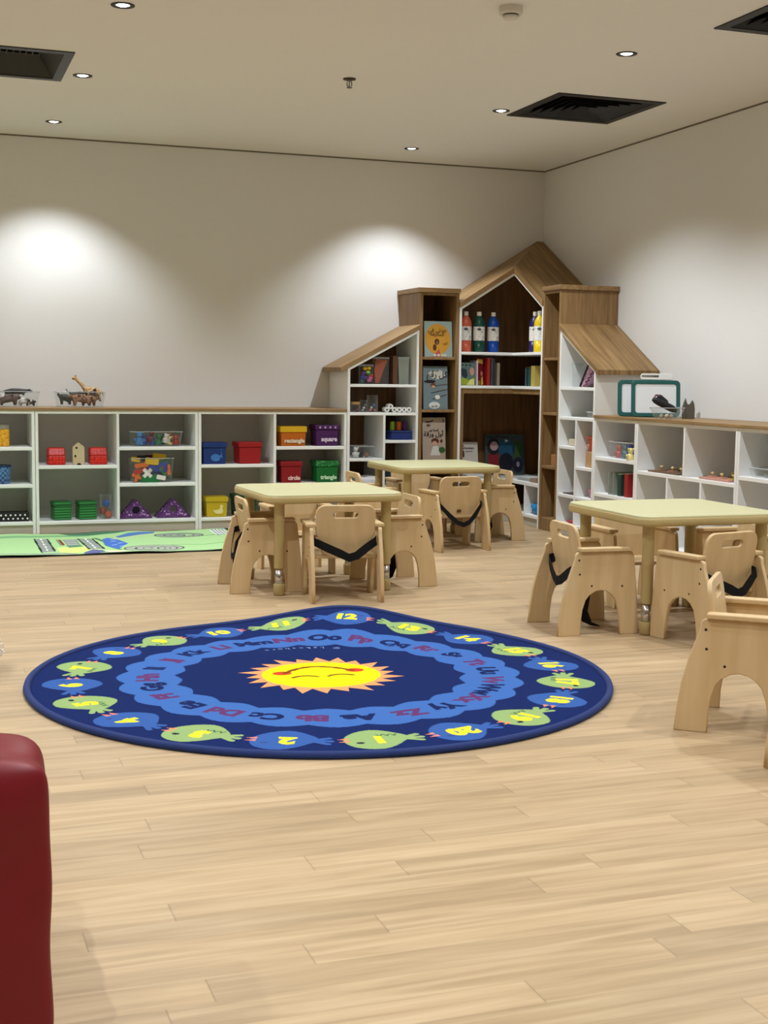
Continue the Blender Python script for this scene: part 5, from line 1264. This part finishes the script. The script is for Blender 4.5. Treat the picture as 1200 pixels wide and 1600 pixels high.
soft = empty('beige_pouch', (-.36, -1.345, .6185), 'small beige box in the upper left cubby of the right slanted bookcase', 'box'); MB().box(-.04, .04, -.055, .055, 0, .048).build('body', PL('beige card', (198, 188, 160)), soft, None, .006)
t = empty('wooden_stand', (-.37, -1.625, .4875), 'light wooden block carrying the terracotta pot', 'block'); MB().box(-.045, .045, -.055, .055, 0, .108).build('body', PL('block pale wood', (186, 146, 100)), t, None, .003)
t = empty('terracotta_pot', (-.37, -1.615, .596), 'terracotta pot standing on the light wooden block', 'pot')
MB().lathe([(.036, .0), (.052, .088), (.056, .088), (.056, .100), (.050, .100), (.034, .008), (.001, .008)], n=28).build('body', PL('terracotta', (184, 84, 58)), t, smooth=False)
mb = MB(); mb.tube([(-.052, .004 + .012 * math.cos(q), .034 + .014 * math.sin(q)) for q in [2 * PI * k / 14 for k in range(14)]], .0028, 6, True); mb.build('ring_motif', PL('pot ring', (224, 170, 140)), t)
tag(MB().box(-.42, -.28, -1.46, -1.26, .2845, .292).build('slate_tray', PL('dark tray', (70, 52, 44)), None, None, .002), 'thin dark tray in the lower left cubby of the right slanted bookcase', 'tray')
t = empty('pink_cup', (-.37, -1.60, .2825), 'pink cup in the lower right cubby of the right slanted bookcase', 'cup'); MB().lathe([(.022, 0), (.030, .06), (.027, .06), (.020, .004), (.001, .004)], n=22).build('body', PL('pink cup', (176, 112, 136)), t, smooth=True)
mb = MB(); mb.tube([(0, .028 + .016 * math.sin(q), .032 + .018 * math.cos(q)) for q in [PI * k / 8 for k in range(9)]], .003, 6); mb.build('handle', PL('pink cup', (176, 112, 136)), t)
for i in range(3): ball('red_counter', ('left', 'middle', 'right')[i] + ' red counter on the bottom shelf of the right slanted bookcase', (-.40, -1.33 - .035 * i, .0955), .016, PL('toy crimson', (176, 36, 44)), 'red counters', (1, 1, .6), 'counter')
# --- right low units
clear_tub(-.34, -2.02, .5735, .17, .26, .105, 'clear tub of red, green and blue figures in the cubby under the whiteboards', .008)
for i, (y, c, h) in enumerate(((-1.945, 'red', .085), (-1.985, 'maroon', .06), (-2.025, 'teal', .095), (-2.055, 'green', .08), (-2.09, 'blue', .10), (-2.12, 'navy', .09))): figure(c, -.370 + .02 * (i % 2), y, .577, h * .9, c + ' figure in the clear tub under the whiteboards', 'figures in the clear tub under the whiteboards')
figure('pale yellow', -.425, -2.185, .5735, .078, 'pale yellow figure standing in front of the clear tub under the whiteboards', None)
t = empty('book_stand', (-.35, -1.99, .3355), 'clear acrylic book stand in the lower cubby under the whiteboards', 'stand')
for y in (.07, .012): MB().box(-.08, .09, y - .002, y + .002, 0, .145).build('upright', clear('milky plastic', (216, 222, 212), .3), t)
MB().box(-.08, .09, .014, .068, 0, .004).build('base', clear('milky plastic', (216, 222, 212), .3), t)
book(-.425, -.27, -2.075, -2.03, .140, (36, 66, 58), 'dark green book in the lower cubby under the whiteboards', 'books in the lower cubby', .3355)
book(-.425, -.27, -2.160, -2.115, .148, (150, 40, 34), 'red book in the lower cubby under the whiteboards', 'books in the lower cubby', .3355)
book(-.40, -.27, -2.105, -2.085, .120, (96, 84, 60), 'olive brown book between the green and the red one', 'books in the lower cubby', .3355)
def puzzle_tray(x, y, z, w, d, label, base, knobs):
    t = empty('puzzle_tray', (x, y, z), label, 'puzzle', 'wooden knob puzzles in the right cubbies')
    MB().box(-d / 2, d / 2, -w / 2, w / 2, 0, .010).build('board', base, t, None, .002)
    for i, (dx, dy, c) in enumerate(knobs):
        p = MB().lathe([(.030, .0105), (.030, .016), (.001, .016)], (dx, dy, 0), 16).build('piece', PL('puzzle %d %d %d' % c, c), t)
        MB().lathe([(.004, .016), (.004, .026), (.010, .030), (.010, .038), (.001, .041)], (dx, dy, 0), 14).build('knob', PL('brass knob', (214, 190, 130), rough=.3), p, smooth=True)
puzzle_tray(-.32, -2.575, .5195, .34, .22, 'wooden knob puzzle in the left bay of the wide cubby unit', PL('puzzle board brown', (108, 84, 66)), [(-.06, .09, (150, 110, 80)), (-.05, -.02, (176, 126, 100)), (.04, .03, (90, 78, 70)), (-.06, -.13, (120, 110, 100)), (.05, -.1, (70, 60, 56))])
puzzle_tray(-.32, -3.12, .5195, .30, .22, 'pinkish wooden knob puzzle in the right bay of the wide cubby unit', PL('puzzle board pink', (196, 140, 124)), [(-.05, .10, (206, 150, 120)), (-.06, -.01, (206, 160, 140)), (.04, .03, (170, 150, 110)), (-.05, -.11, (190, 170, 90)), (.05, -.09, (150, 140, 110))])
clear_tub(-.33, -3.60, .5655, .20, .30, .050, 'flat clear tray in the cubby at the right edge of the photo', .008, 'clear_tray')
tag(MB().box(-.38, -.28, -3.70, -3.52, .569, .580).build('grey_board', PL('grey board', (120, 118, 112)), None, None, .002), 'grey board lying inside the flat clear tray at the right edge', 'board')
# --- whiteboards and things on the right countertop
def whiteboard(x, y, rz, w, h, label, handle):
    t = empty('whiteboard', (x, y, ZT), label, 'whiteboard', 'teal framed whiteboards on the right countertop', rz); t.rotation_euler = (R(-9), 0, rz)
    fr = PL('teal frame', (34, 92, 88), rough=.4)
    me = plate([rrect(0, h / 2, w, h, .028, 6), rrect(0, h / 2, w - .050, h - .050, .016, 6)], .018, .003); orient(me, (0, 0, .002), (1, 0, 0), (0, 0, 1)); link('frame', me, fr, t)
    me = plate([rrect(0, h / 2, w - .048, h - .048, .016, 6)], .008); orient(me, (0, 0, .002), (1, 0, 0), (0, 0, 1)); link('panel', me, PL('whiteboard white', (232, 236, 240), rough=.25, var=.005), t)
    if handle:
        me = plate([rrect(.005, h + .022, .200, .040, .016, 5), rrect(-.035, h + .024, .11, .014, .0068, 4)], .014, .003); orient(me, (0, 0, .002), (1, 0, 0), (0, 0, 1)); link('handle', me, PL('white handle', (226, 230, 228)), t)
whiteboard(-.285, -2.235, R(-22), .305, .232, 'teal framed whiteboard in front, with a white carrying handle on top', True)
whiteboard(-.325, -2.135, R(-22), .305, .232, 'teal framed whiteboard half hidden behind the one with the handle', False)
t = empty('clear_bowl', (-.345, -2.47, ZT), 'clear bowl of black brushes in front of the whiteboards', 'bowl')
MB().lathe([(.075, .001), (.106, .066)], n=32, cap=False).build('wall', M_CLEAR, t, smooth=True); MB().lathe([(.075, .001), (.001, .001)], n=32, cap=False).build('base', M_CLEAR, t)
mb = MB(); mb.tube([(.106 * math.cos(2 * PI * k / 32), .106 * math.sin(2 * PI * k / 32), .066) for k in range(32)], .003, 6, True); mb.build('rim', clear('clear rim', (226, 228, 228), .38), t, smooth=True)
def eraser(a, b, r, label):
    mb = MB(); mb.tube([Vector(a) + (Vector(b) - Vector(a)) * k / 8 for k in range(9)], [r * .55, r * .9, r, r, r, r, r, r * .9, r * .5], 12); o = mb.build('brush', PL('soft black', (22, 21, 26), rough=.6), None, None, smooth=True)
    return tag(o, label, 'brush', 'black brushes in the clear bowl')
eraser((-.437, -2.45, .965), (-.300, -2.505, .892), .022, 'long black brush lying across the clear bowl')
eraser((-.395, -2.44, .985), (-.345, -2.47, .935), .017, 'short black brush standing up in the clear bowl')
t = empty('crimson_clip', (-.415, -2.435, .960), 'crimson clip beside the standing black brush in the bowl', 'clip'); mb = MB(); mb.tube([(.0, .0, -.02), (-.006, 0, .004), (.004, 0, .024), (.02, -.004, .028)], .006, 8); mb.build('body', PL('clip crimson', (120, 24, 44)), t, smooth=True)
for i, (x, y) in enumerate(((-.375, -2.515), (-.335, -2.50), (-.385, -2.47))):
    ball('wooden_cube', ('front', 'right', 'left')[i] + ' small beige bead in the bottom of the clear bowl', (x, y, ZT + .016), .013, PL('bead beige', (206, 186, 160)), 'beige beads in the bowl', cat='bead')
t = empty('felt_hedgehog', (-.205, -2.49, ZT), 'grey felt animal shape with two pointed ears behind the clear bowl', 'felt shape', None, R(-20))
me = plate([[(-.04, 0), (.034, 0), (.034, .06), (.030, .09), (.018, .115), (.002, .088), (-.012, .090), (-.024, .126), (-.034, .10), (-.044, .06)]], .02, .004); orient(me, (0, 0, 0), (1, 0, 0), (0, 0, 1)); link('body', me, PL('grey felt', (104, 100, 92), rough=.95), t)
t = empty('purple_canister', (-.27, -3.52, ZT), 'purple canister with a clear lid on the countertop at the right edge', 'canister')
MB().lathe([(.042, 0), (.045, .004), (.045, .100)], n=28).build('body', PL('plum plastic', (82, 26, 66)), t, smooth=False); MB().lathe([(.047, .100), (.047, .124), (.044, .128), (.001, .128)], n=28).build('lid', PL('pale lid', (206, 204, 206)), t)

# ------------------------------------------------------------------ world and tone
w = bpy.data.worlds.new('room_ambient'); SC.world = w; w.use_nodes = True
w.node_tree.nodes['Background'].inputs['Color'].default_value = (0.9, 0.88, 0.85, 1)
w.node_tree.nodes['Background'].inputs['Strength'].default_value = 0.15
SC.view_settings.view_transform = 'Standard'
SC.view_settings.exposure = 0.0
